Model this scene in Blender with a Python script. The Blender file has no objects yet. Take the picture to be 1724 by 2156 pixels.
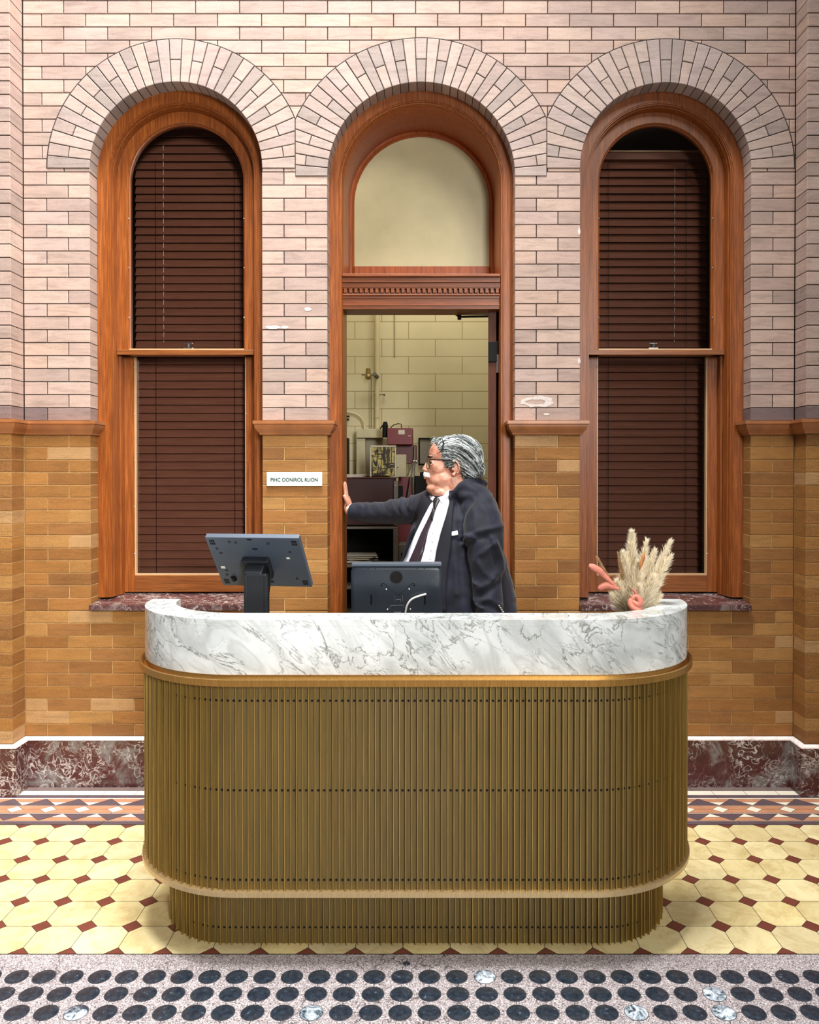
import bpy, bmesh, math, random
from mathutils import Vector, Matrix, noise
from mathutils.bvhtree import BVHTree
random.seed(11)
sc = bpy.context.scene
COL = sc.collection
PI = math.pi

# ---------------------------------------------------------------- camera
FPX, VX, HZ, EYE, DW = 1651.0, 902.0, 1003.0, 1.63, 4.13
TILT = math.radians(0.46)
CYP = HZ + FPX * math.tan(TILT)
cam = bpy.data.cameras.new('camera'); camo = bpy.data.objects.new('camera', cam); COL.objects.link(camo)
camo.location = (0, -DW, EYE); camo.rotation_euler = (PI/2 - TILT, 0, 0)
cam.sensor_fit = 'VERTICAL'; cam.sensor_height = 24; cam.lens = FPX/2156*24
cam.shift_x = -(VX-862)/2156; cam.shift_y = -(1078-CYP)/2156
cam.clip_start = 0.05; cam.clip_end = 60
sc.camera = camo
# ---------------------------------------------------------------- light
w = bpy.data.worlds.new('world'); sc.world = w; w.use_nodes = True
bg = w.node_tree.nodes['Background']; bg.inputs[0].default_value = (0.93, 0.96, 1.0, 1); bg.inputs[1].default_value = 0.31
def area(name, loc, target, sx, sy, energy, col=(1,1,1)):
    l = bpy.data.lights.new(name, 'AREA'); l.shape = 'RECTANGLE'; l.size = sx; l.size_y = sy; l.energy = energy; l.color = col
    o = bpy.data.objects.new(name, l); COL.objects.link(o); o.location = loc
    o.rotation_euler = (Vector(target)-Vector(loc)).to_track_quat('-Z', 'Y').to_euler()
    return o
g_ = area('skylight', (-0.6, -1.95, 8.0), (-2.2, -0.8, 0.6), 2.3, 2.2, 510, (1.0, 0.985, 0.965)); g_.data.spread = math.radians(105)
g_ = area('warm_left_fill', (2.2, -4.6, 6.5), (-2.2, 0, 1.6), 1.6, 1.6, 60, (1.0, 0.95, 0.86)); g_.data.spread = math.radians(75)  # warm area light added to brighten the left side from the right
g_ = area('front_fill', (1.95, -8.0, 3.4), (-1.9, 0, 1.5), 1.0, 2.4, 90, (1.0, 0.975, 0.93)); g_.data.spread = math.radians(60)  # added soft frontal fill for the blinds and desk front
sc.view_settings.view_transform = 'Standard'; sc.view_settings.look = 'None'
sc.view_settings.gamma = 1.0; sc.view_settings.use_curve_mapping = False
sc.view_settings.exposure = -0.28

# ---------------------------------------------------------------- sight lines of the surveyed photograph -> metres in the hall
def _ray(px, py):
    u = (px-VX)/FPX; v = -(py-CYP)/FPX
    return Vector((u, math.cos(TILT)+v*math.sin(TILT), -math.sin(TILT)+v*math.cos(TILT)))
def P(px, py, y):
    r = _ray(px, py); s = (y+DW)/r.y
    return r.x*s, EYE+r.z*s
def V(px, py, y):
    x, z = P(px, py, y); return Vector((x, y, z))
def F(px, py):
    r = _ray(px, py); s = EYE/-r.z
    return r.x*s, r.y*s-DW
def X(px, py=700, y=0.0): return P(px, py, y)[0]
def Z(py, y=0.0, px=888): return P(px, py, y)[1]

# ---------------------------------------------------------------- materials
def srgb(r, g, b):
    f = lambda c: (c/255/12.92) if c/255 <= 0.04045 else ((c/255+0.055)/1.055)**2.4
    return (f(r), f(g), f(b), 1)
class NT:
    def __init__(s, name):
        s.m = bpy.data.materials.new(name); s.m.use_nodes = True; s.t = s.m.node_tree; s.b = s.t.nodes['Principled BSDF']
    def n(s, typ, **kw):
        n = s.t.nodes.new(typ)
        for k, v in kw.items():
            if k.startswith('i_'):
                key = k[2:].replace('_', ' ')
                n.inputs[int(key) if key.isdigit() else key].default_value = v
            else: setattr(n, k, v)
        return n
    def l(s, a, b): s.t.links.new(a, b)
    def coord(s, scale=(1,1,1), rot=(0,0,0)):
        tc = s.n('ShaderNodeTexCoord'); mp = s.n('ShaderNodeMapping'); mp.inputs['Scale'].default_value = scale; mp.inputs['Rotation'].default_value = rot
        s.l(tc.outputs['Object'], mp.inputs['Vector']); return mp.outputs[0]
    def ramp(s, fac, stops, interp='LINEAR'):
        r = s.n('ShaderNodeValToRGB'); r.color_ramp.interpolation = interp; e = r.color_ramp.elements
        while len(e) < len(stops): e.new(0.5)
        for i, (p, c) in enumerate(stops): e[i].position = p; e[i].color = c
        s.l(fac, r.inputs[0]); return r.outputs[0]
    def noise(s, vec, scale, detail=4, rough=0.55, dist=0.0):
        n = s.n('ShaderNodeTexNoise'); n.inputs['Scale'].default_value = scale; n.inputs['Detail'].default_value = detail
        n.inputs['Roughness'].default_value = rough; n.inputs['Distortion'].default_value = dist
        if vec: s.l(vec, n.inputs['Vector'])
        return n.outputs['Fac']
    def mix(s, fac, a, b, mode='MIX'):
        m = s.n('ShaderNodeMix', data_type='RGBA', blend_type=mode)
        for sock, v in ((m.inputs[0], fac), (m.inputs[6], a), (m.inputs[7], b)):
            if isinstance(v, (int, float)): sock.default_value = v
            elif isinstance(v, tuple): sock.default_value = v
            else: s.l(v, sock)
        return m.outputs[2]
    def math(s, op, a, b=0.0):
        m = s.n('ShaderNodeMath', operation=op)
        for i, v in enumerate((a, b)):
            if isinstance(v, (int, float)): m.inputs[i].default_value = v
            else: s.l(v, m.inputs[i])
        return m.outputs[0]
    def vein(s, vec, scale, width, dist=0.6, detail=6):
        n = s.noise(vec, scale, detail, 0.55, dist)
        a = s.math('ABSOLUTE', s.math('SUBTRACT', n, 0.5))
        return s.ramp(a, [(0, (1,1,1,1)), (width, (0,0,0,1))])
    def bump(s, h, strength=0.3, dist=0.002):
        b = s.n('ShaderNodeBump'); b.inputs['Strength'].default_value = strength; b.inputs['Distance'].default_value = dist
        s.l(h, b.inputs['Height']); s.l(b.outputs[0], s.b.inputs['Normal'])
    def color(s, c): s.l(c, s.b.inputs['Base Color'])
    def set(s, rough=0.5, metal=0.0, spec=0.5):
        s.b.inputs['Roughness'].default_value = rough; s.b.inputs['Metallic'].default_value = metal
        s.b.inputs['Specular IOR Level'].default_value = spec
        return s.m
def grey(v): return (v, v, v, 1)

def brick_mat(name, tones, streak=0.25, speck=0.2, bump=0.25, pit=None):
    m = NT(name); g = m.n('ShaderNodeNewGeometry')
    n = len(tones); base = m.ramp(g.outputs['Random Per Island'], [(i/n, t) for i, t in enumerate(tones)], 'CONSTANT')
    v = m.coord((4, 4, 26)); n1 = m.noise(v, 1.5, 6, 0.65, 0.8)
    c = m.mix(streak, base, m.ramp(n1, [(0.3, grey(0.35)), (0.5, grey(0.8)), (0.72, grey(1.0))]), 'MULTIPLY')
    v2 = m.coord((1, 1, 1)); n2 = m.noise(v2, 260, 3, 0.7)
    c = m.mix(speck, c, m.ramp(n2, [(0.36, grey(0.25)), (0.52, grey(0.9)), (0.68, grey(1.0))]), 'MULTIPLY')
    n3 = m.noise(v2, 5.5, 4, 0.6)
    c = m.mix(0.35, c, m.ramp(n3, [(0.3, grey(0.62)), (0.6, grey(1.0))]), 'MULTIPLY')
    m.color(c); m.bump(m.math('ADD', n2, m.math('MULTIPLY', n1, 1.5)), bump, 0.0015)
    return m.set(0.7, 0, 0.35)
def wood_mat(name, dark, mid, light, horiz=False, rough=0.33, grain=1.0):
    m = NT(name); v = m.coord((1.6, 30, 30) if horiz else (30, 30, 1.6))
    n1 = m.noise(v, 3.2, 7, 0.65, 0.9); n2 = m.noise(m.coord((3, 90, 90) if horiz else (90, 90, 3)), 1.6, 4, 0.6, 0.2)
    f = m.math('ADD', m.math('MULTIPLY', n1, 0.5), m.math('MULTIPLY', n2, 0.5))
    m.color(m.ramp(f, [(0.28, dark), (0.5, mid), (0.72, light)]))
    m.bump(n2, 0.25*grain, 0.001)
    r = m.set(rough+.07, 0, 0.38); m.b.inputs['Coat Weight'].default_value = 0.04; m.b.inputs['Coat Roughness'].default_value = 0.25
    return r
def plain(name, c, rough=0.5, metal=0.0, spec=0.5, var=0.12, scale=14, bump=0.0, bscale=300):
    m = NT(name); v = m.coord(); n1 = m.noise(v, scale, 4, 0.6)
    m.color(m.mix(1.0, c, m.ramp(n1, [(0.3, grey(1-var)), (0.7, grey(1.0))]), 'MULTIPLY'))
    if bump: m.bump(m.noise(v, bscale, 3), bump, 0.001)
    return m.set(rough, metal, spec)

M = {}
M['brick_up'] = brick_mat('buff_pink_brick', [srgb(*c) for c in ((191,163,151),(183,158,145),(196,169,155),(179,154,144),(194,165,149),(175,152,141),(198,172,158),(186,160,148),(190,165,155))], 0.5, 0.34, 0.35)
M['brick_ring'] = brick_mat('grey_buff_arch_brick', [srgb(*c) for c in ((181,161,151),(175,154,146),(188,168,158),(162,146,139),(185,163,152),(178,159,153))], 0.45, 0.3, 0.35)
M['brick_soot'] = brick_mat('sooty_buff_brick', [srgb(*c) for c in ((138,116,112),(122,104,102),(150,126,118))], 0.5, 0.3)
M['brick_low'] = brick_mat('ochre_brick', [srgb(*c) for c in ((172,122,64),(162,112,56),(180,132,74),(152,102,50),(174,122,62),(146,98,50),(168,114,58),(188,146,98),(166,114,56),(158,108,58))], 0.45, 0.6, 0.5)
M['mortar_up'] = plain('dark_mortar', srgb(52,40,36), 0.9, var=0.3)
M['mortar_low'] = plain('tan_mortar', srgb(214,174,116), 0.9, var=0.3)
M['glazed'] = plain('glazed_terracotta', srgb(168,106,62), 0.35, var=0.35, scale=9, bump=0.1, bscale=60)
M['wood'] = wood_mat('varnished_oak', srgb(78,36,11), srgb(132,69,24), srgb(170,100,42))
M['wood_h'] = wood_mat('varnished_oak_rail', srgb(78,40,15), srgb(124,70,30), srgb(158,96,46), True)
M['wood_red'] = wood_mat('red_stained_oak', srgb(92,36,10), srgb(146,70,24), srgb(176,92,36))
M['wood_red_h'] = wood_mat('red_stained_oak_rail', srgb(80,36,14), srgb(122,62,26), srgb(150,84,38), True)
M['wood_dark'] = wood_mat('dark_door_oak', srgb(50,22,10), srgb(78,36,16), srgb(98,50,22))
M['slat'] = wood_mat('blind_slat_wood', srgb(108,66,50), srgb(130,82,62), srgb(148,97,74), True, 0.5, 0.3)
M['black'] = plain('black_void', srgb(14,12,12), 0.6, spec=0.2)
M['blackpl'] = plain('black_plastic', srgb(22,25,31), 0.42, var=0.2)
M['greypl'] = plain('slate_grey_metal', srgb(78,88,102), 0.42, 0.25, var=0.15, scale=6)
M['steel'] = plain('bright_steel', srgb(200,200,200), 0.3, 0.9)
M['white'] = plain('white_paint', srgb(235,236,236), 0.5, var=0.04)
M['cable'] = plain('white_cable', srgb(225,222,215), 0.5, var=0.03)
m = NT('white_veined_marble'); v = m.coord((1, 1, 1), (0.3, 0.7, 0.2))
base = m.ramp(m.noise(v, 3.0, 6, 0.6, 0.6), [(0.35, srgb(184,190,190)), (0.62, srgb(220,225,225))])
vr = m.coord((1, 1, 1), (0, -0.75, 0)); mp2 = m.n('ShaderNodeMapping'); mp2.inputs['Scale'].default_value = (1.0, 1.2, 2.4); m.l(vr, mp2.inputs['Vector']); v2 = mp2.outputs[0]
v1a = m.math('MULTIPLY', m.vein(v2, 3.0, 0.014, 1.3, 9), m.ramp(m.noise(v, 3.3, 3), [(0.36, grey(0.15)), (0.5, grey(1))]))
v1b = m.math('MULTIPLY', m.vein(v2, 8.5, 0.020, 0.9, 8), m.ramp(m.noise(v, 4.7, 3), [(0.38, grey(0)), (0.54, grey(0.85))]))
soft = m.math('MULTIPLY', m.vein(v2, 2.6, 0.08, 1.3, 6), 0.3)
f = m.math('MAXIMUM', m.math('MAXIMUM', v1a, v1b), soft)
m.color(m.mix(m.math('MULTIPLY', f, 0.85), base, srgb(88,88,78))); M['marble'] = m.set(0.16, 0, 0.5)
def rosso(name, dark, grey_c, veincol, amt):
    m = NT(name); v = m.coord()
    n = m.noise(v, 4.5, 8, 0.7, 1.0)
    c = m.ramp(n, [(0.36, dark), (0.52, tuple(x*1.7 for x in dark[:3])+(1,)), (0.60, grey_c), (0.72, tuple(x*1.5 for x in grey_c[:3])+(1,))])
    ve = m.math('MAXIMUM', m.math('MULTIPLY', m.vein(v, 6, 0.013, 1.6, 8), m.ramp(m.noise(v, 3.1, 4), [(0.42, grey(0.1)), (0.58, grey(1))])), m.math('MULTIPLY', m.vein(v, 17, 0.03, 1.2, 6), m.ramp(m.noise(v, 5, 3), [(0.42, grey(0)), (0.6, grey(1))])))
    m.color(m.mix(m.math('MULTIPLY', ve, amt), c, veincol)); return m.set(0.18, 0, 0.5)
M['rosso'] = rosso('dark_red_veined_marble', srgb(62,30,28), srgb(110,102,100), srgb(222,212,208), 0.85)
M['rosso_cap'] = rosso('pale_pink_veined_marble', srgb(206,190,186), srgb(226,222,220), srgb(246,246,246), 0.8)
M['rosso_sill'] = rosso('plum_veined_marble', srgb(66,42,42), srgb(112,98,94), srgb(215,205,200), 0.7)
def brushed(name, c1, c2, rough, metal):
    m = NT(name); v = m.coord((60, 60, 1.5)); n = m.noise(v, 4, 4)
    m.color(m.ramp(n, [(0.3, c1), (0.7, c2)])); m.bump(n, 0.08, 0.0005); return m.set(rough, metal, 0.5)
M['fin'] = brushed('olive_brass_fin', srgb(150,122,62), srgb(186,154,84), 0.4, 0.7)
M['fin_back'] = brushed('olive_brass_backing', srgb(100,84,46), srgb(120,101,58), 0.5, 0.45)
M['brass'] = brushed('gold_brass_trim', srgb(178,132,66), srgb(204,156,84), 0.3, 0.85)
M['brass_pale'] = brushed('pale_brass_shelf', srgb(196,170,124), srgb(214,190,146), 0.38, 0.7)

# ---------------------------------------------------------------- mesh helpers
def link(name, me, parent=None):
    o = bpy.data.objects.new(name, me); COL.objects.link(o)
    if parent: o.parent = parent
    return o
def build(name, bm, mats, parent=None, smooth=False, recalc=True, uvbox=False):
    if recalc: bmesh.ops.recalc_face_normals(bm, faces=bm.faces[:])
    me = bpy.data.meshes.new(name); bm.to_mesh(me); bm.free()
    for k in (mats if isinstance(mats, (list, tuple)) else [mats]): me.materials.append(M[k] if isinstance(k, str) else k)
    if smooth:
        for p in me.polygons: p.use_smooth = True
    return link(name, me, parent)
def tag(o, label=None, cat=None, group=None, kind=None):
    if label: o['label'] = label
    if cat: o['category'] = cat
    if group: o['group'] = group
    if kind: o['kind'] = kind
    return o
def empty(name, loc=(0,0,0), parent=None):
    o = bpy.data.objects.new(name, None); COL.objects.link(o); o.empty_display_size = 0.1; o.location = loc
    if parent: o.parent = parent
    return o
class Root:
    """An Empty at the base of a thing; its parts are modelled in world metres and then parented without moving."""
def thing(name, loc, label, cat, group=None):
    o = empty(name, loc); tag(o, label, cat, group); return o
def adopt(root, *parts):
    for p in parts:
        p.parent = root; p.matrix_parent_inverse = Matrix.Translation(-Vector(root.location))
    return parts[0]
def face(bm, vs, mi=0):
    try:
        f = bm.faces.new(vs); f.material_index = mi; return f
    except ValueError: return None
def box(bm, x0, x1, y0, y1, z0, z1, mi=0, bev=0.0):
    vs = [bm.verts.new((x, y, z)) for x in (x0, x1) for y in (y0, y1) for z in (z0, z1)]
    fs = [face(bm, [vs[i] for i in q], mi) for q in ((0,1,3,2),(4,6,7,5),(0,4,5,1),(2,3,7,6),(0,2,6,4),(1,5,7,3))]
    if bev > 0:
        r = bmesh.ops.bevel(bm, geom=list({e for f in fs for e in f.edges}), offset=bev, segments=2, affect='EDGES', profile=0.5)
        for f in r['faces']: f.material_index = mi
    return vs
def obox(bm, c, ax, ay, az, hx, hy, hz, mi=0, bev=0.0):
    """box centred at c with unit axes ax, ay, az and half sizes"""
    mt = Matrix((ax, ay, az)).transposed(); t_ = bmesh.new() if bev > 0 else bm
    vs = box(t_, -hx, hx, -hy, hy, -hz, hz, mi, bev)
    for v in (t_.verts if bev > 0 else vs): v.co = Vector(c) + mt @ v.co
    if bev > 0:
        me = bpy.data.meshes.new('t'); t_.to_mesh(me); t_.free(); bm.from_mesh(me); bpy.data.meshes.remove(me)
def inset_poly(poly, d):
    """inset a convex 2D polygon (ccw) by moving each edge inward"""
    out = poly
    n = len(poly)
    for i in range(n):
        a = Vector(poly[i]); b = Vector(poly[(i+1) % n]); e = b-a
        if e.length < 1e-6: continue
        nr = Vector((-e.y, e.x)).normalized(); out = clip(out, a+nr*d, nr)
        if len(out) < 3: return []
    return out
def clip(poly, p, nr):
    res = []; n = len(poly)
    for i in range(n):
        a = Vector(poly[i]); b = Vector(poly[(i+1) % n]); da = (a-p).dot(nr); db = (b-p).dot(nr)
        if da >= 0: res.append(tuple(a))
        if (da > 0 and db < 0) or (da < 0 and db > 0): res.append(tuple(a+(b-a)*(da/(da-db))))
    return res
def area2(poly): return 0.5*sum(poly[i][0]*poly[(i+1)%len(poly)][1]-poly[(i+1)%len(poly)][0]*poly[i][1] for i in range(len(poly)))
def prism(bm, poly, yf, yb, joint=0.0023, ch=0.002, mi=0):
    """brick: convex polygon in x,z, front at yf, back at yb, arrises eased"""
    if area2(poly) < 0: poly = poly[::-1]
    A = inset_poly(poly, joint); B = inset_poly(poly, joint+ch) if len(A) >= 3 else []
    if len(A) < 3 or abs(area2(A)) < 2e-5: return
    if len(A) != len(B): B = A
    back = [bm.verts.new((x, yb, z)) for x, z in A]; mid = [bm.verts.new((x, yf+ch, z)) for x, z in A]; fr = [bm.verts.new((x, yf, z)) for x, z in B]
    n = len(A)
    for i in range(n):
        j = (i+1) % n
        face(bm, (back[i], back[j], mid[j], mid[i]), mi); face(bm, (mid[i], mid[j], fr[j], fr[i]), mi)
    face(bm, fr, mi)
def sweep(bm, path, prof, closed=False, mi=0, flip=False):
    """path: plan points (x,y); prof: (outward offset, z) points; outward = right-hand side of travel"""
    n = len(path); rows = []
    for i in range(n):
        a = Vector(path[i]); 
        dp = (a-Vector(path[i-1])).normalized() if i > 0 else None
        dn = (Vector(path[i+1])-a).normalized() if i < n-1 else None
        if dp is None: dp = dn
        if dn is None: dn = dp
        n1 = Vector((dp.y, -dp.x)); n2 = Vector((dn.y, -dn.x)); b = (n1+n2).normalized(); k = 1/max(0.3, b.dot(n1))
        rows.append([bm.verts.new((a.x+b.x*k*o, a.y+b.y*k*o, z)) for o, z in prof])
    m_ = len(prof)
    for i in range(n-1):
        for j in range(m_ if closed else m_-1):
            face(bm, (rows[i][j], rows[i+1][j], rows[i+1][(j+1)%m_], rows[i][(j+1)%m_]), mi)
    for r in (rows[0], rows[-1]): face(bm, r, mi)
def tube(bm, pts, rad, seg=8, ref=Vector((0,1,0)), mi=0, caps=True, ell=None):
    """swept round tube; rad one radius, a list, or (a, b) pairs: a across ref, b along ref"""
    pts = [Vector(p) for p in pts]; n = len(pts); rings = []
    for i in range(n):
        t = (pts[min(i+1, n-1)]-pts[max(i-1, 0)]).normalized()
        b = (ref - t*ref.dot(t))
        if b.length < 1e-4: b = Vector((1,0,0)) - t*t.x
        b.normalize(); a = t.cross(b)
        r = rad[i] if isinstance(rad, (list, tuple)) else rad
        ra, rb = r if isinstance(r, (list, tuple)) else (r, r)
        rings.append([bm.verts.new(pts[i]+a*ra*math.cos(2*PI*k/seg)+b*rb*math.sin(2*PI*k/seg)) for k in range(seg)])
    for i in range(n-1):
        for k in range(seg): face(bm, (rings[i][k], rings[i][(k+1)%seg], rings[i+1][(k+1)%seg], rings[i+1][k]), mi)
    if caps: face(bm, rings[0][::-1], mi); face(bm, rings[-1], mi)
def crv(pts, rad, k=5):
    """Catmull-Rom refinement of a path and its radii"""
    P_ = [Vector(p) for p in pts]; R_ = list(rad) if isinstance(rad, (list, tuple)) else [rad]*len(P_)
    R_ = [Vector(r) if isinstance(r, (list, tuple)) else Vector((r, r)) for r in R_]; op, orr = [], []
    for i in range(len(P_)-1):
        for A, O in ((P_, op), (R_, orr)):
            a, b, c, d = A[max(i-1, 0)], A[i], A[i+1], A[min(i+2, len(A)-1)]
            for j in range(k):
                t = j/k; O.append((b*2+(c-a)*t+(a*2-b*5+c*4-d)*t*t+(b*3-a-c*3+d)*t*t*t)*.5)
    return op+[P_[-1]], [(max(r.x, 1e-4), max(r.y, 1e-4)) for r in orr+[R_[-1]]]
def ball(bm, c, r, seg=20, rings=12, mi=0, rot=None):
    r = r if isinstance(r, (list, tuple)) else (r, r, r)
    mt = Matrix.Translation(c) @ (rot.to_4x4() if rot else Matrix.Identity(4)) @ Matrix.Diagonal((*r, 1))
    res = bmesh.ops.create_uvsphere(bm, u_segments=seg, v_segments=rings, radius=1, matrix=mt)
    for v in res['verts']:
        for f in v.link_faces: f.material_index = mi
def cyl(bm, a, b, r, seg=16, mi=0): tube(bm, [a, b], r, seg, Vector((0.123, 0.9, 0.31)), mi)
def remesh(bm, voxel, smooth=3, name='tmp', disp=None):
    me = bpy.data.meshes.new(name); bmesh.ops.recalc_face_normals(bm, faces=bm.faces[:]); bm.to_mesh(me); bm.free()
    o = bpy.data.objects.new(name, me); COL.objects.link(o)
    r = o.modifiers.new('r', 'REMESH'); r.mode = 'VOXEL'; r.voxel_size = voxel
    if smooth:
        s = o.modifiers.new('s', 'SMOOTH'); s.iterations = smooth; s.factor = 0.5
    bpy.context.view_layer.update(); dg = bpy.context.evaluated_depsgraph_get()
    out = bpy.data.meshes.new_from_object(o.evaluated_get(dg))
    bpy.data.objects.remove(o); bpy.data.meshes.remove(me)
    for p in out.polygons: p.use_smooth = True
    return out
def add_mesh(bm, me, mi=0):
    n0 = len(bm.faces); bm.from_mesh(me)

# ================================================================ the brick wall
D0 = 0.0
XL, XR = X(50), X(1673)                       # inner corners against the two piers
PIER = -0.125
WL, WR, P1a, P1b, P2a, P2b = X(190), X(1580), X(551), X(690), X(1083), X(1222)
ARCH = []                                     # x centre, spring height, clear radius, ring radius
for cx, cy, r, R, n in ((370.5, 355, 180.5, 271, 31), (886.5, 371.5, 196.5, 289.5, 35), (1401, 355, 179, 271, 31)):
    k = X(1000)-X(999)
    ARCH.append((X(cx, cy), Z(cy, 0, cx), r*k, R*k, n))
up_z = [Z(84.5+27.75*i) for i in range(-5, 20)] + [Z(639.5+27.39*i) for i in range(0, 10)]     # from the top down
lo_z = [Z(915.3+26.45*i) for i in range(0, 25)]
zcap, zcor0, zcor1 = Z(886), Z(915.3), Z(886)
wallb = bmesh.new()
def rect(x0, x1, z0, z1): return [(x0, z0), (x1, z0), (x1, z1), (x0, z1)]
def course(x0, x1, z0, z1, joints, mi, yf=0.0, yb=0.3):
    xs = [x0]+sorted(j for j in joints if x0+0.02 < j < x1-0.02)+[x1]
    for a, b in zip(xs[:-1], xs[1:]): prism(wallb, rect(a, b, z0, z1), yf+random.uniform(-0.0006, 0.0006), yb, mi=mi)
zones = [('L', XL, WL, [X(98.8)], [X(144)]), ('P', P1a, P1b, [X(598)], [X(643.7)]), ('P', P2a, P2b, [X(1129)], [X(1174.3)]), ('R', WR, XR, [], [X(1627)])]
zsp = Z(358)
for i in range(len(up_z)-1):
    z1, z0 = up_z[i], up_z[i+1]; zc = (z0+z1)/2
    if zc < zsp:
        for nm, a, b, ja, jb in zones:
            course(a, b, z0, z1, ja if i % 2 else jb, 2 if (i == len(up_z)-2 and nm in 'LR') else 0)
    else:                                     # above the springing: trim behind the rings
        off = X(135.7) if i % 2 == 0 else X(89.5)
        st = X(92.4)-X(0); joints = [off+k*st for k in range(-4, 22)]
        spans = [(XL, XR)]
        for cx, cz, r, R, n in ARCH:
            h1, h0 = z0-cz, z1-cz             # lower and upper edge of the course above the centre
            if h1 >= R: continue
            o = math.sqrt(max(0, R*R-max(h0, 0)**2)); inn = math.sqrt(max(0, r*r-max(h1, 0)**2))
            c = inn if h1 < 0 else (o+inn)/2 if inn > 0 or o < R*0.6 else o*0.6
            if h1 > r and o <= 0.03: continue
            if inn == 0 and c < 0.1: continue
            ns = []
            for a, b in spans:
                if b <= cx-c or a >= cx+c: ns.append((a, b)); continue
                if a < cx-c: ns.append((a, cx-c))
                if b > cx+c: ns.append((cx+c, b))
            spans = ns
        for a, b in spans:
            if b-a > 0.02: course(a, b, z0, z1, joints, 0)
for i in range(len(lo_z)-1):                  # ochre bricks below the string course
    z1, z0 = lo_z[i], lo_z[i+1]; st = X(92)-X(0)
    if i < 14:
        for nm, a, b, ja, jb in zones: course(a, b, z0, z1, ja if i % 2 else jb, 3)
    else:
        for a, b in ((XL, P1b), (P2a, XR)): course(a, b, z0, z1, [a+k*st+(st/2 if i % 2 else 0) for k in range(0, 12)], 3)
for a, b in ((XL, P1b), (P2a, XR)): course(a, b, -0.02, lo_z[-1], [], 3)
# arches: voussoirs, whole ones and broken ones in turn
mids = (X(622), X(1150.5))
lims = ((XL, mids[0]), (mids[0], mids[1]), (mids[1], XR))
for (cx, cz, r, R, n), (xa, xb) in zip(ARCH, lims):
    for k in range(n):
        a0, a1 = PI*k/n, PI*(k+1)/n
        def wedge(r0, r1):
            p = [(cx+r0*math.cos(a0), cz+r0*math.sin(a0)), (cx+r1*math.cos(a0), cz+r1*math.sin(a0)),
                 (cx+r1*math.cos((a0+a1)/2), cz+r1*math.sin((a0+a1)/2)), (cx+r1*math.cos(a1), cz+r1*math.sin(a1)), (cx+r0*math.cos(a1), cz+r0*math.sin(a1))]
            p = clip(p, Vector((xa, 0)), Vector((1, 0))); return clip(p, Vector((xb, 0)), Vector((-1, 0)))
        rs = [(r, R)] if k % 2 == 0 else [(r, r+(R-r)*0.52), (r+(R-r)*0.52, R)]
        for r0, r1 in rs:
            p = wedge(r0, r1)
            if len(p) >= 3: prism(wallb, p, -0.005+random.uniform(-0.0006, 0.0006), 0.3, 0.0022, 0.0022, 1)
        # mortar bed behind the ring, one facet per voussoir
        p = wedge(r+0.0035, R+0.004)
        if len(p) >= 3:
            vs = [wallb.verts.new((x, -0.001, z)) for x, z in p]; face(wallb, vs, 4)
            q = [(cx+(r+.0035)*math.cos(a), cz+(r+.0035)*math.sin(a)) for a in (a0, a1)]
            face(wallb, [wallb.verts.new((x, y, z)) for (x, z), y in ((q[0], -0.001), (q[1], -0.001), (q[1], 0.3), (q[0], 0.3))], 4)
# mortar core
YM = 0.0055
ztop = up_z[0]; zc_ = (zcor0+zcor1)/2
def slab(x0, x1, z0, z1, mi, y0=YM, y1=0.3): box(wallb, x0, x1, y0, y1, z0, z1, mi)
for nm, a, b, ja, jb in zones:
    slab(a+.003 if nm != 'L' else a, b-.003 if nm != 'R' else b, zc_, zsp+0.02, 4); slab(a+.003 if nm != 'L' else a, b-.003 if nm != 'R' else b, lo_z[14], zc_, 5)
slab(XL, P1b-.003, -0.02, lo_z[14]-0.004, 5); slab(P2a+.003, XR, -0.02, lo_z[14]-0.004, 5)
NSEG = 40
for ai, (cx, cz, r, R, n) in enumerate(ARCH):
    xa, xb = (XL, (ARCH[0][0]+ARCH[1][0])/2, (ARCH[1][0]+ARCH[2][0])/2, XR)[ai:ai+2]
    rr = r+0.0035; pts = [(xa, zsp)]+[(cx+rr*math.cos(PI-PI*k/NSEG), cz+rr*math.sin(PI-PI*k/NSEG)) for k in range(NSEG+1)]+[(xb, zsp)]
    for (x0, za), (x1, zb) in zip(pts[:-1], pts[1:]):
        if x1-x0 < 1e-5: continue
        face(wallb, [wallb.verts.new(c) for c in ((x0, YM, za), (x1, YM, zb), (x1, YM, ztop), (x0, YM, ztop))], 4)
        face(wallb, [wallb.verts.new(c) for c in ((x0, 0.3, za), (x1, 0.3, zb), (x1, 0.3, ztop), (x0, 0.3, ztop))], 4)
face(wallb, [wallb.verts.new(c) for c in ((XL, YM, ztop), (XR, YM, ztop), (XR, 0.3, ztop), (XL, 0.3, ztop))], 4)
wall = build('wall_back', wallb, ['brick_up', 'brick_ring', 'brick_soot', 'brick_low', 'mortar_up', 'mortar_low'], recalc=True)
tag(wall, kind='structure')
M['plaster'] = plain('old_plaster', srgb(214,202,196), .9, var=.3, scale=90)
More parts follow.
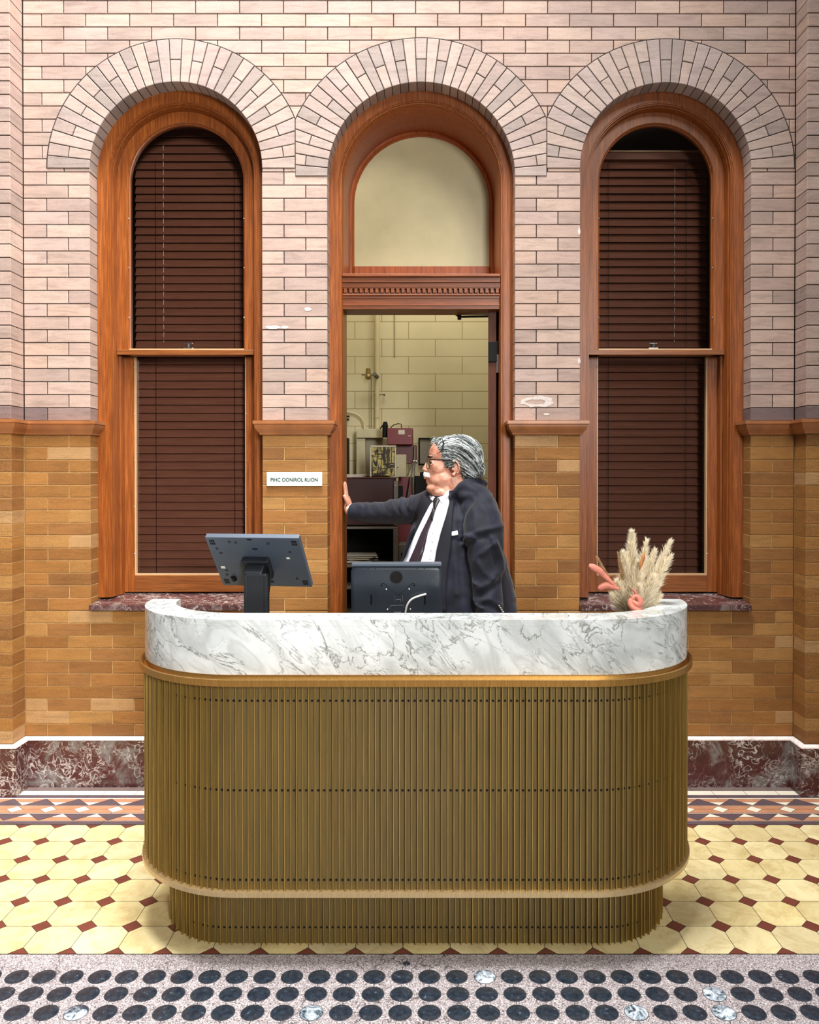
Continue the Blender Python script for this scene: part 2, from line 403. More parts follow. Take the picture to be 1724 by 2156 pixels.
# crumbs of white plaster left on the bricks
random.seed(3)
for px, py, rx, ry in ((1132, 846, 36, 12), (575, 689, 16, 4), (600, 689, 8, 3), (648, 651, 8, 4), (1219, 487, 3, 8), (1219, 760, 3, 7), (1150, 872, 7, 2.5)):
    b = bmesh.new(); n = 22; q = [(1+random.uniform(-.18, .12)) for _ in range(n)]; pts = []
    for k in range(n): x_, z_ = P(px+rx*q[k]*math.cos(2*PI*k/n), py+ry*q[k]*math.sin(2*PI*k/n), -.001); pts.append((x_, z_))
    if px == 1132:
        inn = [P(px-4+rx*.6*q[-k]*math.cos(2*PI*k/n), py+ry*.45*q[-k]*math.sin(2*PI*k/n), -.001) for k in range(n)]
        o_ = [b.verts.new((x_, -.0016, z_)) for x_, z_ in pts]; i__ = [b.verts.new((x_, -.0016, z_)) for x_, z_ in inn]
        for k in range(n): face(b, (o_[k], o_[(k+1)%n], i__[(k+1)%n], i__[k]))
    else: face(b, [b.verts.new((x_, -.0016, z_)) for x_, z_ in pts])
    build('plaster_patch', b, 'plaster', wall)
# the two projecting piers at the sides
for side, s, xe, xo in (('left', -1, XL, XL-1.0), ('right', 1, XR, XR+0.9)):
    wallb = bmesh.new(); st = 0.231
    zs = [(a, b, 0) for a, b in zip(up_z[:-1], up_z[1:])]; zs[-1] = (*zs[-1][:2], 2)
    zs += [(a, b, 3) for a, b in zip(lo_z[:-1], lo_z[1:])]
    for i, (z1, z0, mi) in enumerate(zs):
        w0 = st if i % 2 else st/2
        js = [xe+s*(w0+k*st) for k in range(5)]
        course(min(xe, xo), max(xe, xo), z0, z1, js, mi, PIER, 0.0 if True else 0)
    e = 0.004*s
    slab(min(xo, xe+e), max(xo, xe+e), zc_, ztop, 4, PIER+YM, 0.3); slab(min(xo, xe+e), max(xo, xe+e), -0.02, zc_, 5, PIER+YM, 0.3)
    tag(build('wall_'+side, wallb, ['brick_up', 'brick_ring', 'brick_soot', 'brick_low', 'mortar_up', 'mortar_low']), kind='structure')

# string course
def cor_prof():
    z = lambda p: Z(p)
    return [(0.0, z(886)), (0.040, z(886.5)), (0.040, z(893)), (0.034, z(894.5)), (0.033, z(899)), (0.028, z(904)), (0.018, z(909)), (0.012, z(912)), (0.010, z(915.5)), (0.0, z(915.5))]
RV = 0.115
for i, pth in enumerate(([(XL-1.0, PIER), (XL, PIER), (XL, 0), (WL, 0), (WL, RV)], [(P1a, RV), (P1a, 0), (P1b, 0), (P1b, RV)],
                         [(P2a, RV), (P2a, 0), (P2b, 0), (P2b, RV)], [(WR, RV), (WR, 0), (XR, 0), (XR, PIER), (XR+.9, PIER)])):
    b = bmesh.new(); sweep(b, pth, cor_prof(), closed=True); tag(build('trim_%d' % (i+1), b, 'glazed'), kind='structure')
# base: dark red marble with a pale cap
BB = 0.032
for side, pth in (('left', [(XL-1.0, PIER), (XL, PIER), (XL, 0), (P1b, 0), (P1b, 0.1)]), ('right', [(P2a, 0.1), (P2a, 0), (XR, 0), (XR, PIER), (XR+.9, PIER)])):
    b = bmesh.new(); zt = Z(1559, -BB); sweep(b, pth, [(0, 0), (BB, 0), (BB, zt), (0, zt)], True)
    base = build('baseboard_'+side, b, 'rosso'); tag(base, kind='structure')
    b = bmesh.new(); zt2 = Z(1551.5, -0.01); sweep(b, pth, [(0, zt), (BB+.001, zt), (BB, zt+.006), (0.006, zt2), (0, zt2)], True)
    c = build('marble_cap', b, 'rosso_cap', base); c['label'] = 'pale sloping cap'

# ================================================================ floor
fl = bmesh.new()
px_, py_ = 0.1641, 0.16535
FX = F(87.1, 1771)[0]; FY0 = -DW+2.6632
hd = 0.0365; g = 0.0011
def fpoly(bm, pts, mi, z=0.0):
    if area2(pts) < 0: pts = pts[::-1]
    p = inset_poly(pts, g)
    if len(p) < 3: return
    top = [bm.verts.new((x, y, z)) for x, y in p]; face(bm, top, mi)
YB0, YB1 = FY0, FY0+6*py_
for i in range(-11, 36):
    x0 = FX+i*px_
    for j in range(6):
        y0 = YB0+j*py_
        fpoly(fl, [(x0+hd, y0), (x0+px_-hd, y0), (x0+px_, y0+hd), (x0+px_, y0+py_-hd), (x0+px_-hd, y0+py_), (x0+hd, y0+py_), (x0, y0+py_-hd), (x0, y0+hd)], 0)
    for j in range(7):
        y0 = YB0+j*py_; lo = hd if j > 0 else 0; hi = hd if j < 6 else 0
        p = [(x0-hd, y0)] + ([(x0, y0-hd)] if lo else []) + [(x0+hd, y0)] + ([(x0, y0+hd)] if hi else [])
        fpoly(fl, p, 1)
# border bands between the octagons and the wall
yb = [-DW+d for d in (3.6585, 3.6939, 3.7006, 3.7775, 3.786, 3.8671, 3.8721, 3.9505, 3.9623, 3.9978, 4.0529, 4.13)]
x0a, x1a = FX-11*px_, FX+36*px_
def strip(y0, y1, mi, step=0.0, off=0.0):
    if not step: fpoly(fl, [(x0a, y0), (x1a, y0), (x1a, y1), (x0a, y1)], mi); return
    x = x0a+off
    while x < x1a: fpoly(fl, [(x, y0), (x+step, y0), (x+step, y1), (x, y1)], mi); x += step
strip(yb[0], yb[1], 2, 0.5); strip(yb[1], yb[2], 5, 1.0)
strip(yb[3], yb[4], 5, 1.0); strip(yb[5], yb[6], 5, 1.0); strip(yb[7], yb[8], 4, 1.0)
strip(yb[8], yb[9], 2, 0.6); strip(yb[9], yb[10], 4, 0.165, 0.05); strip(yb[10], yb[11]+0.0, 6, 0.7)
PB = 0.1645; ox = F(103/3.5, 1682)[0] % PB
for k in range(-22, 26):
    xc = (k*PB)+ox
    if xc < x0a or xc > x1a: continue
    ya, yz = yb[6], yb[7]                      # wall-side row: purple points to the wall
    fpoly(fl, [(xc-PB/2, ya), (xc+PB/2, ya), (xc, yz)], 2)
    xm = xc+PB/2; ym = ya+(yz-ya)*0.5
    fpoly(fl, [(xm, ya), (xm+PB/4, ym), (xm-PB/4, ym)], 4); fpoly(fl, [(xm-PB/4, ym), (xm+PB/4, ym), (xm+PB/2, yz), (xm-PB/2, yz)], 3)
    ya, yz = yb[2], yb[3]; xc2 = xc+PB*0.5      # near row: purple points to the desk
    fpoly(fl, [(xc2, ya), (xc2+PB/2, yz), (xc2-PB/2, yz)], 2)
    xm = xc2+PB/2; ym = ya+(yz-ya)*0.5
    fpoly(fl, [(xm-PB/4, ym), (xm+PB/4, ym), (xm, yz)], 4); fpoly(fl, [(xm-PB/2, ya), (xm+PB/2, ya), (xm+PB/4, ym), (xm-PB/4, ym)], 3)
    ya, yz = yb[4], yb[5]; xd = xc+PB*0.42; yh = (ya+yz)/2; hw = PB*0.24
    fpoly(fl, [(xd-hw, yh), (xd, ya+.004), (xd+hw, yh), (xd, yz-.004)], 4)
    for sy, yo in ((1, yz), (-1, ya)):
        q = [(xd-PB+hw, yh), (xd-hw, yh), (xd, yo-.004*sy), (xd, yo), (xd-PB, yo), (xd-PB, yo-.004*sy)]
        fpoly(fl, q, 3)
m = NT('cream_octagon_tile'); gg = m.n('ShaderNodeNewGeometry'); v = m.coord()
c = m.ramp(gg.outputs['Random Per Island'], [(i/6, srgb(*t)) for i, t in enumerate(((222,210,166),(214,200,154),(228,216,174),(216,202,154),(208,196,158),(224,210,160)))], 'CONSTANT')
c = m.mix(0.6, c, m.ramp(m.noise(v, 9, 7, 0.75, 0.8), [(0.34, srgb(196,172,118)), (0.56, srgb(250,246,232))]), 'MULTIPLY')
c = m.mix(m.ramp(m.noise(v, 120, 2), [(0.74, grey(0)), (0.78, grey(0.7))]), c, srgb(96,70,48))
m.color(c); M['octagon'] = m.set(0.42, 0, 0.4)
M['dot'] = plain('red_brown_tile', srgb(116,60,48), 0.4, var=0.3)
M['purple'] = plain('plum_grey_tile', srgb(96,80,86), 0.4, var=0.25)
M['orange'] = plain('terracotta_tile', srgb(196,138,104), 0.42, var=0.22)
M['cream'] = plain('white_tile', srgb(234,226,206), 0.4, var=0.1)
M['thinline'] = plain('pale_line_tile', srgb(206,180,160), 0.4, var=0.1)
M['greyline'] = plain('grey_line_tile', srgb(120,104,100), 0.4, var=0.2)
M['grout'] = plain('dark_grout', srgb(58,48,40), 0.9)
fpoly(fl, [(x0a, yb[11]-0.003), (x1a, yb[11]-0.003), (x1a, 0.35), (x0a, 0.35)], 6)
face(fl, [fl.verts.new(c) for c in ((x0a, FY0-0.002, -0.0015), (x1a, FY0-0.002, -0.0015), (x1a, 0.4, -0.0015), (x0a, 0.4, -0.0015))], 7)
box(fl, x0a, x1a, FY0, 0.4, -0.06, -0.0016, 7)
floor = build('floor', fl, ['octagon', 'dot', 'purple', 'orange', 'cream', 'thinline', 'greyline', 'grout']); tag(floor, kind='structure')
# sidewalk-light slab in the foreground: terrazzo set with dark glass discs
m = NT('pink_grey_terrazzo'); v = m.coord()
vo = m.n('ShaderNodeTexVoronoi'); vo.inputs['Scale'].default_value = 330; m.l(v, vo.inputs['Vector'])
sep = m.n('ShaderNodeSeparateColor'); m.l(vo.outputs['Color'], sep.inputs[0])
c = m.ramp(sep.outputs[0], [(0, srgb(150,142,144)), (0.25, srgb(196,190,192)), (0.5, srgb(122,112,114)), (0.62, srgb(172,164,166)), (0.85, srgb(84,76,78)), (0.95, srgb(226,222,224))], 'CONSTANT')
c = m.mix(m.ramp(vo.outputs['Distance'], [(0.5, grey(0)), (0.8, grey(0.6))]), c, srgb(120,104,104))
cr = m.vein(m.coord((1, 1, 1), (0, 0, 0.9)), 1.6, 0.0022, 0.8, 5)
c = m.mix(m.math('MULTIPLY', cr, 0.85), c, srgb(46,38,38)); m.color(c); M['terrazzo'] = m.set(0.55, 0, 0.4)
m = NT('dark_glass_lens'); v = m.coord(); n = m.noise(v, 70, 5, 0.7)
c = m.ramp(n, [(0.35, srgb(24,32,42)), (0.62, srgb(44,54,66)), (0.74, srgb(120,132,144))]); m.color(c); m.bump(n, 0.3, 0.002); M['lens'] = m.set(0.22, 0, 0.6)
m = NT('milky_glass_lens'); v = m.coord(); n = m.noise(v, 26, 5, 0.7, 1.5)
m.color(m.ramp(n, [(0.4, srgb(44,56,68)), (0.5, srgb(150,164,176)), (0.6, srgb(214,222,228))])); M['lens2'] = m.set(0.25, 0, 0.6)
M['ring'] = plain('dark_lens_rim', srgb(70,66,68), 0.7, var=0.2)
t = bmesh.new(); box(t, x0a, x1a, -3.6, FY0-0.003, -0.06, 0.0, 0)
slabo = build('terrazzo_slab', t, 'terrazzo', floor)
gl = bmesh.new(); DX = 0.0896; DXO = F(382.9, 2056.6)[0]; sp = {(37, 5): 1, (7, 5): 1}
pale = {(0, 2, 155.7), (0, 2, 0)}
rows_y = [-DW+2.541-0.0855*j for j in range(-0, 9)]
def disc(bm, cx, cy, r, mi):
    a = [bm.verts.new((cx+r*1.06*math.cos(2*PI*k/28), cy+r*1.06*math.sin(2*PI*k/28), 0.0004)) for k in range(28)]; face(bm, a, 2)
    b = [bm.verts.new((cx+r*math.cos(2*PI*k/28), cy+r*math.sin(2*PI*k/28), 0.0008)) for k in range(28)]
    c = [bm.verts.new((cx+r*0.6*math.cos(2*PI*k/28), cy+r*0.6*math.sin(2*PI*k/28), 0.0035)) for k in range(28)]
    d = bm.verts.new((cx, cy, 0.0045))
    for k in range(28):
        face(bm, (b[k], b[(k+1)%28], c[(k+1)%28], c[k]), mi); face(bm, (c[k], c[(k+1)%28], d), mi)
palepx = [(155.7, 2131), (654, 2131), (1343, 2131), (1534, 2131), (1512, 2094), (1023, 2056)]
palexy = [F(a, b) for a, b in palepx]
for j, yy in enumerate(rows_y):
    for k in range(-13, 40):
        xx = DXO+k*DX
        if abs(xx) > 2.6: continue
        mi = 1 if any((xx-a)**2+(yy-b)**2 < 0.04**2 for a, b in palexy) or (j > 2 and random.random() < 0.08) else 0
        disc(gl, xx+random.uniform(-.001, .001), yy, 0.0345, mi)
for j, yy in enumerate(rows_y):                  # hairline joints running from disc to disc
    for k in range(-13, 40):
        xx = DXO+k*DX
        if abs(xx) > 2.6: continue
        if random.random() < .6: q = random.uniform(-.004, .004); face(gl, [gl.verts.new(c) for c in ((xx-.0008, yy+.036, .0005), (xx+.0008, yy+.036, .0005), (xx+.0008+q, yy+.050, .0005), (xx-.0008+q, yy+.050, .0005))], 3)
        if random.random() < .5: q = random.uniform(-.002, .002); face(gl, [gl.verts.new(c) for c in ((xx+.036, yy-.0006, .0005), (xx+.054, yy-.0006+q, .0005), (xx+.054, yy+.0006+q, .0005), (xx+.036, yy+.0006, .0005))], 3)
a, b = F(856, 2029); disc(gl, a, b, 0.012, 0)
gd = build('glass_lens_inlay', gl, ['lens', 'lens2', 'ring', 'black'], floor)

# ================================================================ windows
def archpath(cx, cz, rad, zb, n=40):
    return [(cx-rad, zb)]+[(cx+rad*math.cos(PI-PI*k/n), cz+rad*math.sin(PI-PI*k/n)) for k in range(n+1)]+[(cx+rad, zb)]
def archframe(bm, cx, cz, prof, zb, n=40, mi=0, closed=True):
    """prof: (radius, y) points swept round jamb - arch - jamb"""
    rows = [[bm.verts.new((x, y, z)) for x, z in archpath(cx, cz, r, zb, n)] for r, y in prof]
    m_ = len(rows)
    for j in range(m_ if closed else m_-1):
        a, b = rows[j], rows[(j+1) % m_]
        for i in range(len(a)-1): face(bm, (a[i], a[i+1], b[i+1], b[i]), mi)
    for e in (0, -1): face(bm, [r[e] for r in rows], mi)
def archdisc(bm, cx, cz, r, zb, y0, y1, n=40, mi=0):
    p = archpath(cx, cz, r, zb, n)
    a = [bm.verts.new((x, y0, z)) for x, z in p]; b = [bm.verts.new((x, y1, z)) for x, z in p]
    face(bm, a, mi); face(bm, b[::-1], mi)
    for i in range(len(p)): j = (i+1) % len(p); face(bm, (a[i], a[j], b[j], b[i]), mi)
m = NT('window_glass'); m.t.nodes.remove(m.b)
out = m.t.nodes['Material Output']; tr = m.n('ShaderNodeBsdfTransparent'); gs = m.n('ShaderNodeBsdfGlossy'); gs.inputs['Roughness'].default_value = 0.03
tr.inputs[0].default_value = (0.93, 0.92, 0.92, 1)
fr = m.n('ShaderNodeFresnel'); fr.inputs[0].default_value = 1.5; mx = m.n('ShaderNodeMixShader')
m.l(fr.outputs[0], mx.inputs[0]); m.l(tr.outputs[0], mx.inputs[1]); m.l(gs.outputs[0], mx.inputs[2]); m.l(mx.outputs[0], out.inputs[0]); M['glass'] = m.m
M['bead'] = plain('pale_wood_bead', srgb(196,160,118), 0.4, var=0.15)
def window(idx, ax, side):
    cx, cz, r, R, n = ax; s = side
    zsill = Z(1258, 0.09)
    root = tag(empty('window_%d' % idx, (cx, 0.1, zsill)), kind='structure')
    # casing and its mouldings
    b = bmesh.new()
    archframe(b, cx, cz, [(r+0.004, 0.095), (r-0.052, 0.095), (r-0.054, 0.099), (r-0.058, 0.099), (r-0.060, 0.106), (r-0.064, 0.106), (r-0.067, 0.125), (r-0.071, 0.125), (r-0.073, 0.165), (r-0.073, 0.30), (r+0.004, 0.30)], zsill)
    w = build('window_frame', b, 'wood'); adopt(root, w)
    zmb = Z(748, 0.17); zmt = Z(737, 0.17)
    ri = r-0.073; rg = r-0.140               # sash opening, glass radius
    # upper sash
    b = bmesh.new()
    archframe(b, cx, cz, [(ri, 0.17), (rg+0.010, 0.17), (rg+0.006, 0.176), (rg+0.004, 0.184), (rg, 0.186), (rg, 0.215), (ri, 0.215)], zmb)
    us = build('upper_sash', b, 'wood'); adopt(root, us)
    b = bmesh.new(); box(b, cx-ri, cx+ri, 0.160, 0.215, zmb, zmt, 0, 0.003); k = build('meeting_rail', b, 'wood_h', us)
    b = bmesh.new(); box(b, cx-rg-.004, cx+rg+.004, 0.176, 0.200, zmt, zmt+0.009, 0); k = build('glazing_bead', b, 'bead', us); k['label'] = 'pale bead under the upper pane'
    b = bmesh.new(); archdisc(b, cx, cz, rg+0.002, zmt, 0.198, 0.202); build('pane', b, 'glass', us)
    # lower sash, set further back
    zlb = Z(1246, 0.24); zlt = Z(1211, 0.24); sw = ri+0.0
    b = bmesh.new()
    for q in (-1, 1):
        x0, x1 = sorted((cx+q*rg, cx+q*sw)); box(b, x0, x1, 0.235, 0.285, zlb, zmt+0.02)
    lr = bmesh.new(); box(lr, cx-rg, cx+rg, 0.2345, 0.285, zlb, zlt, 0, .002)
    box(b, cx-rg, cx+rg, 0.235, 0.285, zmb+0.008, zmt+0.02)
    ls = build('lower_sash', b, 'wood'); adopt(root, ls); build('bottom_rail', lr, 'wood_h', ls)
    b = bmesh.new(); box(b, cx-rg-.003, cx+rg+.003, 0.238, 0.262, zlt, zlt+0.008); 
    for q in (-1, 1):
        x0, x1 = sorted((cx+q*(rg+.004), cx+q*(rg-.006))); box(b, x0, x1, 0.238, 0.262, zlt+.008, zmb)
    k = build('glazing_bead', b, 'bead', ls)
    k['label'] = 'pale bead round the lower pane'
    b = bmesh.new(); box(b, cx-rg, cx+rg, 0.262, 0.266, zlt, zmb+.01); build('pane', b, 'glass', ls)
    b = bmesh.new()
    for q in (-1, 1):
        for zz in [zlt+0.12+0.26*t for t in range(6)]+[zmt+0.18+0.27*t for t in range(5)]:
            yy = 0.237 if zz < zmb else 0.174
            if zz < cz+0.1: ball(b, (cx+q*(rg+(0.0 if zz < zmb else 0.004)), yy, zz), 0.0035, 8, 6)
    k = build('screw', b, 'steel'); adopt(root, k)
    # pulley stiles seen beside the lower sash + stool
    b = bmesh.new()
    for q in (-1, 1):
        x0, x1 = sorted((cx+q*(ri-0.001), cx+q*(ri-0.012))); box(b, x0, x1, 0.19, 0.234, zsill, zmb)
    adopt(root, build('stop_bead', b, 'wood'))
    # marble sill
    b = bmesh.new(); zs1 = Z(1273.5, -0.035); zs0 = Z(1286, -0.035)
    box(b, cx-r-0.0, cx+r, -0.035, 0.30, zs0, zs1, 0, 0.0025)
    v8 = [(cx-r+.001, -0.02, zs1-.001), (cx+r-.001, -0.02, zs1-.001), (cx+r-.001, 0.3, zsill+.004), (cx-r+.001, 0.3, zsill+.004), (cx+r-.001, 0.3, zs1-.002), (cx-r+.001, 0.3, zs1-.002)]
    v_ = [b.verts.new(c) for c in v8]
    face(b, (v_[0], v_[1], v_[2], v_[3])); face(b, (v_[1], v_[4], v_[2])); face(b, (v_[0], v_[3], v_[5])); face(b, (v_[2], v_[4], v_[5], v_[3])); face(b, (v_[0], v_[5], v_[4], v_[1]))
    adopt(root, build('window_sill', b, 'rosso_sill'))
    for k_ in (0,):
        lk = bmesh.new(); lx = X(398, 726, .225) if side < 0 else X(1374, 726, .225)
        box(lk, lx-.028, lx+.028, .208, .226, zmt+.010, zmt+.022, 0, .003); cyl(lk, (lx, .217, zmt+.02), (lx, .217, zmt+.042), .012, 12); box(lk, lx-.024, lx+.024, .212, .222, zmt+.040, zmt+.048, 0, .003)
        build('sash_lock', lk, 'steel', us)
    # the blind hanging behind the panes
    zt = cz+rg+0.08 if side < 0 else Z(330, 0.36, 1393)
    bl = thing('venetian_blind', (cx, 0.36, zlb), 'dark brown wooden venetian blind behind the %s' % ('left window, filling its arched head' if side < 0 else 'right window, pale head rail showing below the arch'), 'blind', 'wooden venetian blinds in the arched windows')
    b = bmesh.new(); pitch = 0.0462; z = zt-0.05; hw = rg+0.035; k = 0
    while z > zlb+0.05:
        hh = hw
        an = math.radians(64+random.uniform(-1.5, 1.5)); c0 = Vector((cx, 0.36, z+random.uniform(-.0008, .0008)))
        ay = Vector((0, math.cos(an), math.sin(an))); az = Vector((0, -math.sin(an), math.cos(an)))
        obox(b, c0, Vector((1, 0, 0)), ay, az, hh, 0.0262, 0.0015, 0)
        z -= pitch; k += 1
    adopt(bl, build('slats', b, 'slat'))
    b = bmesh.new(); hh = rg+.03 if side > 0 else 0.12
    box(b, cx-hh, cx+hh, 0.335, 0.385, zt-0.025, zt+0.02, 0, 0.002); k = build('head_rail', b, 'slat'); adopt(bl, k)
    if side > 0:
        b = bmesh.new(); box(b, cx-hh+.01, cx+hh-.01, 0.326, 0.334, zt+0.014, zt+0.022); k = build('valance_strip', b, 'bead'); adopt(bl, k); k['label'] = 'pale strip along the head rail'
    b = bmesh.new(); box(b, cx-hw, cx+hw, 0.342, 0.378, zlb+0.012, zlb+0.035, 0, 0.003); adopt(bl, build('bottom_rail', b, 'slat'))
    b = bmesh.new()
    for q in (-0.72, 0.72):
        for yy in (0.334,): cyl(b, (cx+q*rg, yy, zlb+.03), (cx+q*rg, yy, zt-.03 if side > 0 else cz+rg*0.6), 0.0012, 6)
    k = build('ladder_cord', b, 'black'); adopt(bl, k)
    b = bmesh.new(); q = -0.60 if side < 0 else 0.52
    cyl(b, (cx+q*rg, 0.356, Z(720, .35)), (cx+q*rg, 0.356, zt-.06-(.06 if side < 0 else 0)), .0014, 6)
    k = build('lift_cord', b, 'cable'); adopt(bl, k)
    return root
window(1, ARCH[0], -1); window(2, ARCH[2], 1)

# ================================================================ the doorway
cx, cz, r, R, n = ARCH[1]
door = tag(empty('door_1', (cx, 0.1, 0)), kind='structure')
b = bmesh.new()
archframe(b, cx, cz, [(r+0.004, 0.095), (r-0.046, 0.095), (r-0.048, 0.1), (r-0.052, 0.1), (r-0.054, 0.108), (r-0.060, 0.108), (r-0.066, 0.125), (r-0.066, 0.32), (r+0.004, 0.32)], 0.0)
adopt(door, build('door_frame', b, 'wood'))
zt0, zt1 = Z(648, 0.14), Z(577, 0.10)
ri = r-0.066; rg = 0.391
b = bmesh.new()                                # splayed soffit above the lintel
archframe(b, cx, cz, [(ri, 0.128), (ri-0.004, 0.14), (ri-0.010, 0.20), (ri-0.012, 0.28), (ri-0.010, 0.36), (ri-0.010, 0.425), (r+0.002, 0.425), (r+0.002, 0.33), (ri+.004, 0.32)], zt1-.02, 48)
adopt(door, build('splayed_soffit', b, 'wood_red'))
ztb = Z(561, 0.42); ztc = Z(576, 0.42)
b = bmesh.new()
archframe(b, cx, cz, [(ri-0.008, 0.405), (rg+0.012, 0.405), (rg+0.008, 0.411), (rg+0.005, 0.42), (rg, 0.424), (rg, 0.45), (ri-0.008, 0.45)], ztc-.03, 48)
box(b, cx-rg, cx+rg, 0.412, 0.45, ztc-.03, ztb, 0, 0.002)
tw = build('transom_frame', b, 'wood_red'); adopt(door, tw)
m = NT('backed_transom_panel'); v = m.coord(); n_ = m.noise(v, 2.5, 5, 0.65)
m.color(m.ramp(n_, [(0.3, srgb(176,168,130)), (0.7, srgb(196,186,146))])); M['transom'] = m.set(0.3, 0, 0.5)
b = bmesh.new(); archdisc(b, cx, cz, rg+0.003, ztb-.002, 0.430, 0.438, 48); k = build('transom_pane', b, 'transom'); k.parent = tw; k.matrix_parent_inverse = Matrix.Identity(4)
# entablature with dentils
b = bmesh.new(); hx = ri+.001
zz = lambda p: Z(p, 0.11)
box(b, cx-hx, cx+hx, 0.100, 0.40, zz(583), zz(577), 0, .002)
box(b, cx-hx, cx+hx, 0.118, 0.40, zz(591), zz(583)); box(b, cx-hx, cx+hx, 0.112, 0.3, zz(594), zz(591), 0, .001); box(b, cx-hx, cx+hx, 0.122, 0.3, zz(603), zz(594))
box(b, cx-hx, cx+hx, 0.150, 0.3, zz(617), zz(603))
box(b, cx-hx, cx+hx, 0.124, 0.3, zz(621), zz(617), 0, .002); box(b, cx-hx, cx+hx, 0.132, 0.3, zz(626), zz(621)); box(b, cx-hx, cx+hx, 0.138, 0.3, zz(648), zz(626))
box(b, cx-hx, cx+hx, 0.132, 0.14, zz(641), zz(638.5))
ent = build('lintel', b, 'wood_red_h'); adopt(door, ent)
b = bmesh.new(); nd = 30
for i in range(nd):
    xx = cx-hx+(i+0.5)*2*hx/nd; box(b, xx-0.0085, xx+0.0085, 0.126, 0.151, zz(615), zz(605), 0, .001)
box(b, cx-hx, cx+hx, 0.127, 0.151, zz(605.5), zz(602.8))
k = build('dentil_course', b, 'wood_red_h'); k.parent = ent; k.matrix_parent_inverse = Matrix.Identity(4)
# open leaf, edge on, swung into the room
lf = Matrix.Rotation(math.radians(-8), 4, 'Z')
hx0, hy0 = X(1027.7, 700, 0.20), 0.20
b = bmesh.new(); box(b, 0, 0.044, 0, 0.80, 0.01, Z(651, 0.2)); box(b, -0.002, 0.0, 0.12, 0.68, 0.25, 1.0); box(b, -0.002, 0.0, 0.12, 0.68, 1.15, 2.3)
for v_ in b.verts: v_.co = lf @ v_.co + Vector((hx0, hy0, 0))
leaf = build('door_leaf', b, 'wood_dark'); adopt(door, leaf)
b = bmesh.new(); box(b, 0.001, X(1050, 700, .19)-hx0, -0.012, 0.07, Z(763, .2), Z(720, .2), 0, .003)
for v_ in b.verts: v_.co = lf @ v_.co + Vector((hx0, hy0, 0))
k = build('closer_box', b, 'black', leaf); k.matrix_parent_inverse = Matrix.Identity(4)
b = bmesh.new(); pts = [V(937, 646, .35), V(967, 667, .32), V(1030, 666, .24)]
tube(b, [pts[0], pts[1]], 0.0065, 8); tube(b, [pts[1]-Vector((.004, 0, 0)), pts[2]], 0.0065, 8); cyl(b, pts[1]+Vector((0, 0, -.016)), pts[1]+Vector((0, 0, .016)), .011, 12)
k = build('closer_arm', b, 'black'); adopt(door, k)
b = bmesh.new()                                # hinge knuckles between leaf and jamb
for z in (0.35, 1.2, 2.2): cyl(b, (hx0+.052, hy0-.012, z), (hx0+.052, hy0-.012, z+.1), .009, 10)
k = build('hinge', b, 'steel'); adopt(door, k)
# sign on the brick pier
sx0, sz0 = P(561.5, 1023, -0.012); sx1, sz1 = P(678, 994.5, -0.012)
M['signface'] = plain('pale_mint_sign', srgb(226,240,234), 0.45, var=0.02)
M['ink'] = plain('dark_green_ink', srgb(32,60,58), 0.6)
sg = thing('door_sign', ((sx0+sx1)/2, 0, sz0), 'white rectangular room sign with dark capital letters on the brick pier left of the doorway', 'sign')
b = bmesh.new(); box(b, sx0, sx1, -0.014, -0.0, sz0, sz1, 0, 0.0015); adopt(sg, build('plate', b, 'signface'))
cu = bpy.data.curves.new('t', 'FONT'); cu.body = 'PIHC OONIROL RUON'; cu.size = 1; cu.extrude = 0.004; cu.offset = 0.03
to = bpy.data.objects.new('t', cu); COL.objects.link(to); bpy.context.view_layer.update()
me = bpy.data.meshes.new_from_object(to.evaluated_get(bpy.context.evaluated_depsgraph_get())); bpy.data.objects.remove(to)
xs = [v_.co.x for v_ in me.vertices]; ys = [v_.co.y for v_ in me.vertices]
mnx, mxx, mny, mxy = min(xs), max(xs), min(ys), max(ys)
lx0, lx1 = X(569.5, 1010, -.0142), X(669, 1010, -.0142); lz0, lz1 = Z(1014.3, -.0142), Z(1006, -.0142)
for v_ in me.vertices:
    a = (v_.co.x-mnx)/(mxx-mnx); c = (v_.co.y-mny)/(mxy-mny)
    v_.co = Vector((lx0+a*(lx1-lx0), -0.0145-(0.0004 if v_.co.z > 0 else 0), lz0+c*(lz1-lz0)))
me.materials.clear(); me.materials.append(M['ink']); adopt(sg, link('lettering', me))

# ================================================================ room behind the doorway
m = NT('cream_painted_block'); v = m.coord()
br = m.n('ShaderNodeTexBrick', offset=0.5); br.inputs['Scale'].default_value = 1; br.inputs['Mortar Size'].default_value = 0.0035; br.inputs['Mortar Smooth'].default_value = 0.3
RB = 2.35; bw = P(1000, 800, RB)[0]-P(887.2, 800, RB)[0]; bh = Z(800, RB)-Z(836.6, RB)
br.inputs['Brick Width'].default_value = bw; br.inputs['Row Height'].default_value = bh; br.inputs['Bias'].default_value = 0
mp = m.n('ShaderNodeMapping'); tc = m.n('ShaderNodeTexCoord'); m.l(tc.outputs['Object'], mp.inputs['Vector'])
mp.inputs['Rotation'].default_value = (-PI/2, 0, 0); mp.inputs['Location'].default_value = (-X(860, 700, RB)+4*bw, Z(677, RB)-0*bh, 0)
mp.inputs['Location'].default_value = (-(X(860, 700, RB))+10*bw, -(Z(677.5, RB))+0, 0)
sx_ = m.n('ShaderNodeSeparateXYZ'); cb = m.n('ShaderNodeCombineXYZ'); m.l(tc.outputs['Object'], sx_.inputs[0])
m.l(m.math('ADD', sx_.outputs[0], -X(860, 700, RB)+20*bw), cb.inputs[0]); m.l(m.math('ADD', sx_.outputs[2], -Z(677.5, RB)+20*bh), cb.inputs[1]); m.l(cb.outputs[0], br.inputs['Vector'])
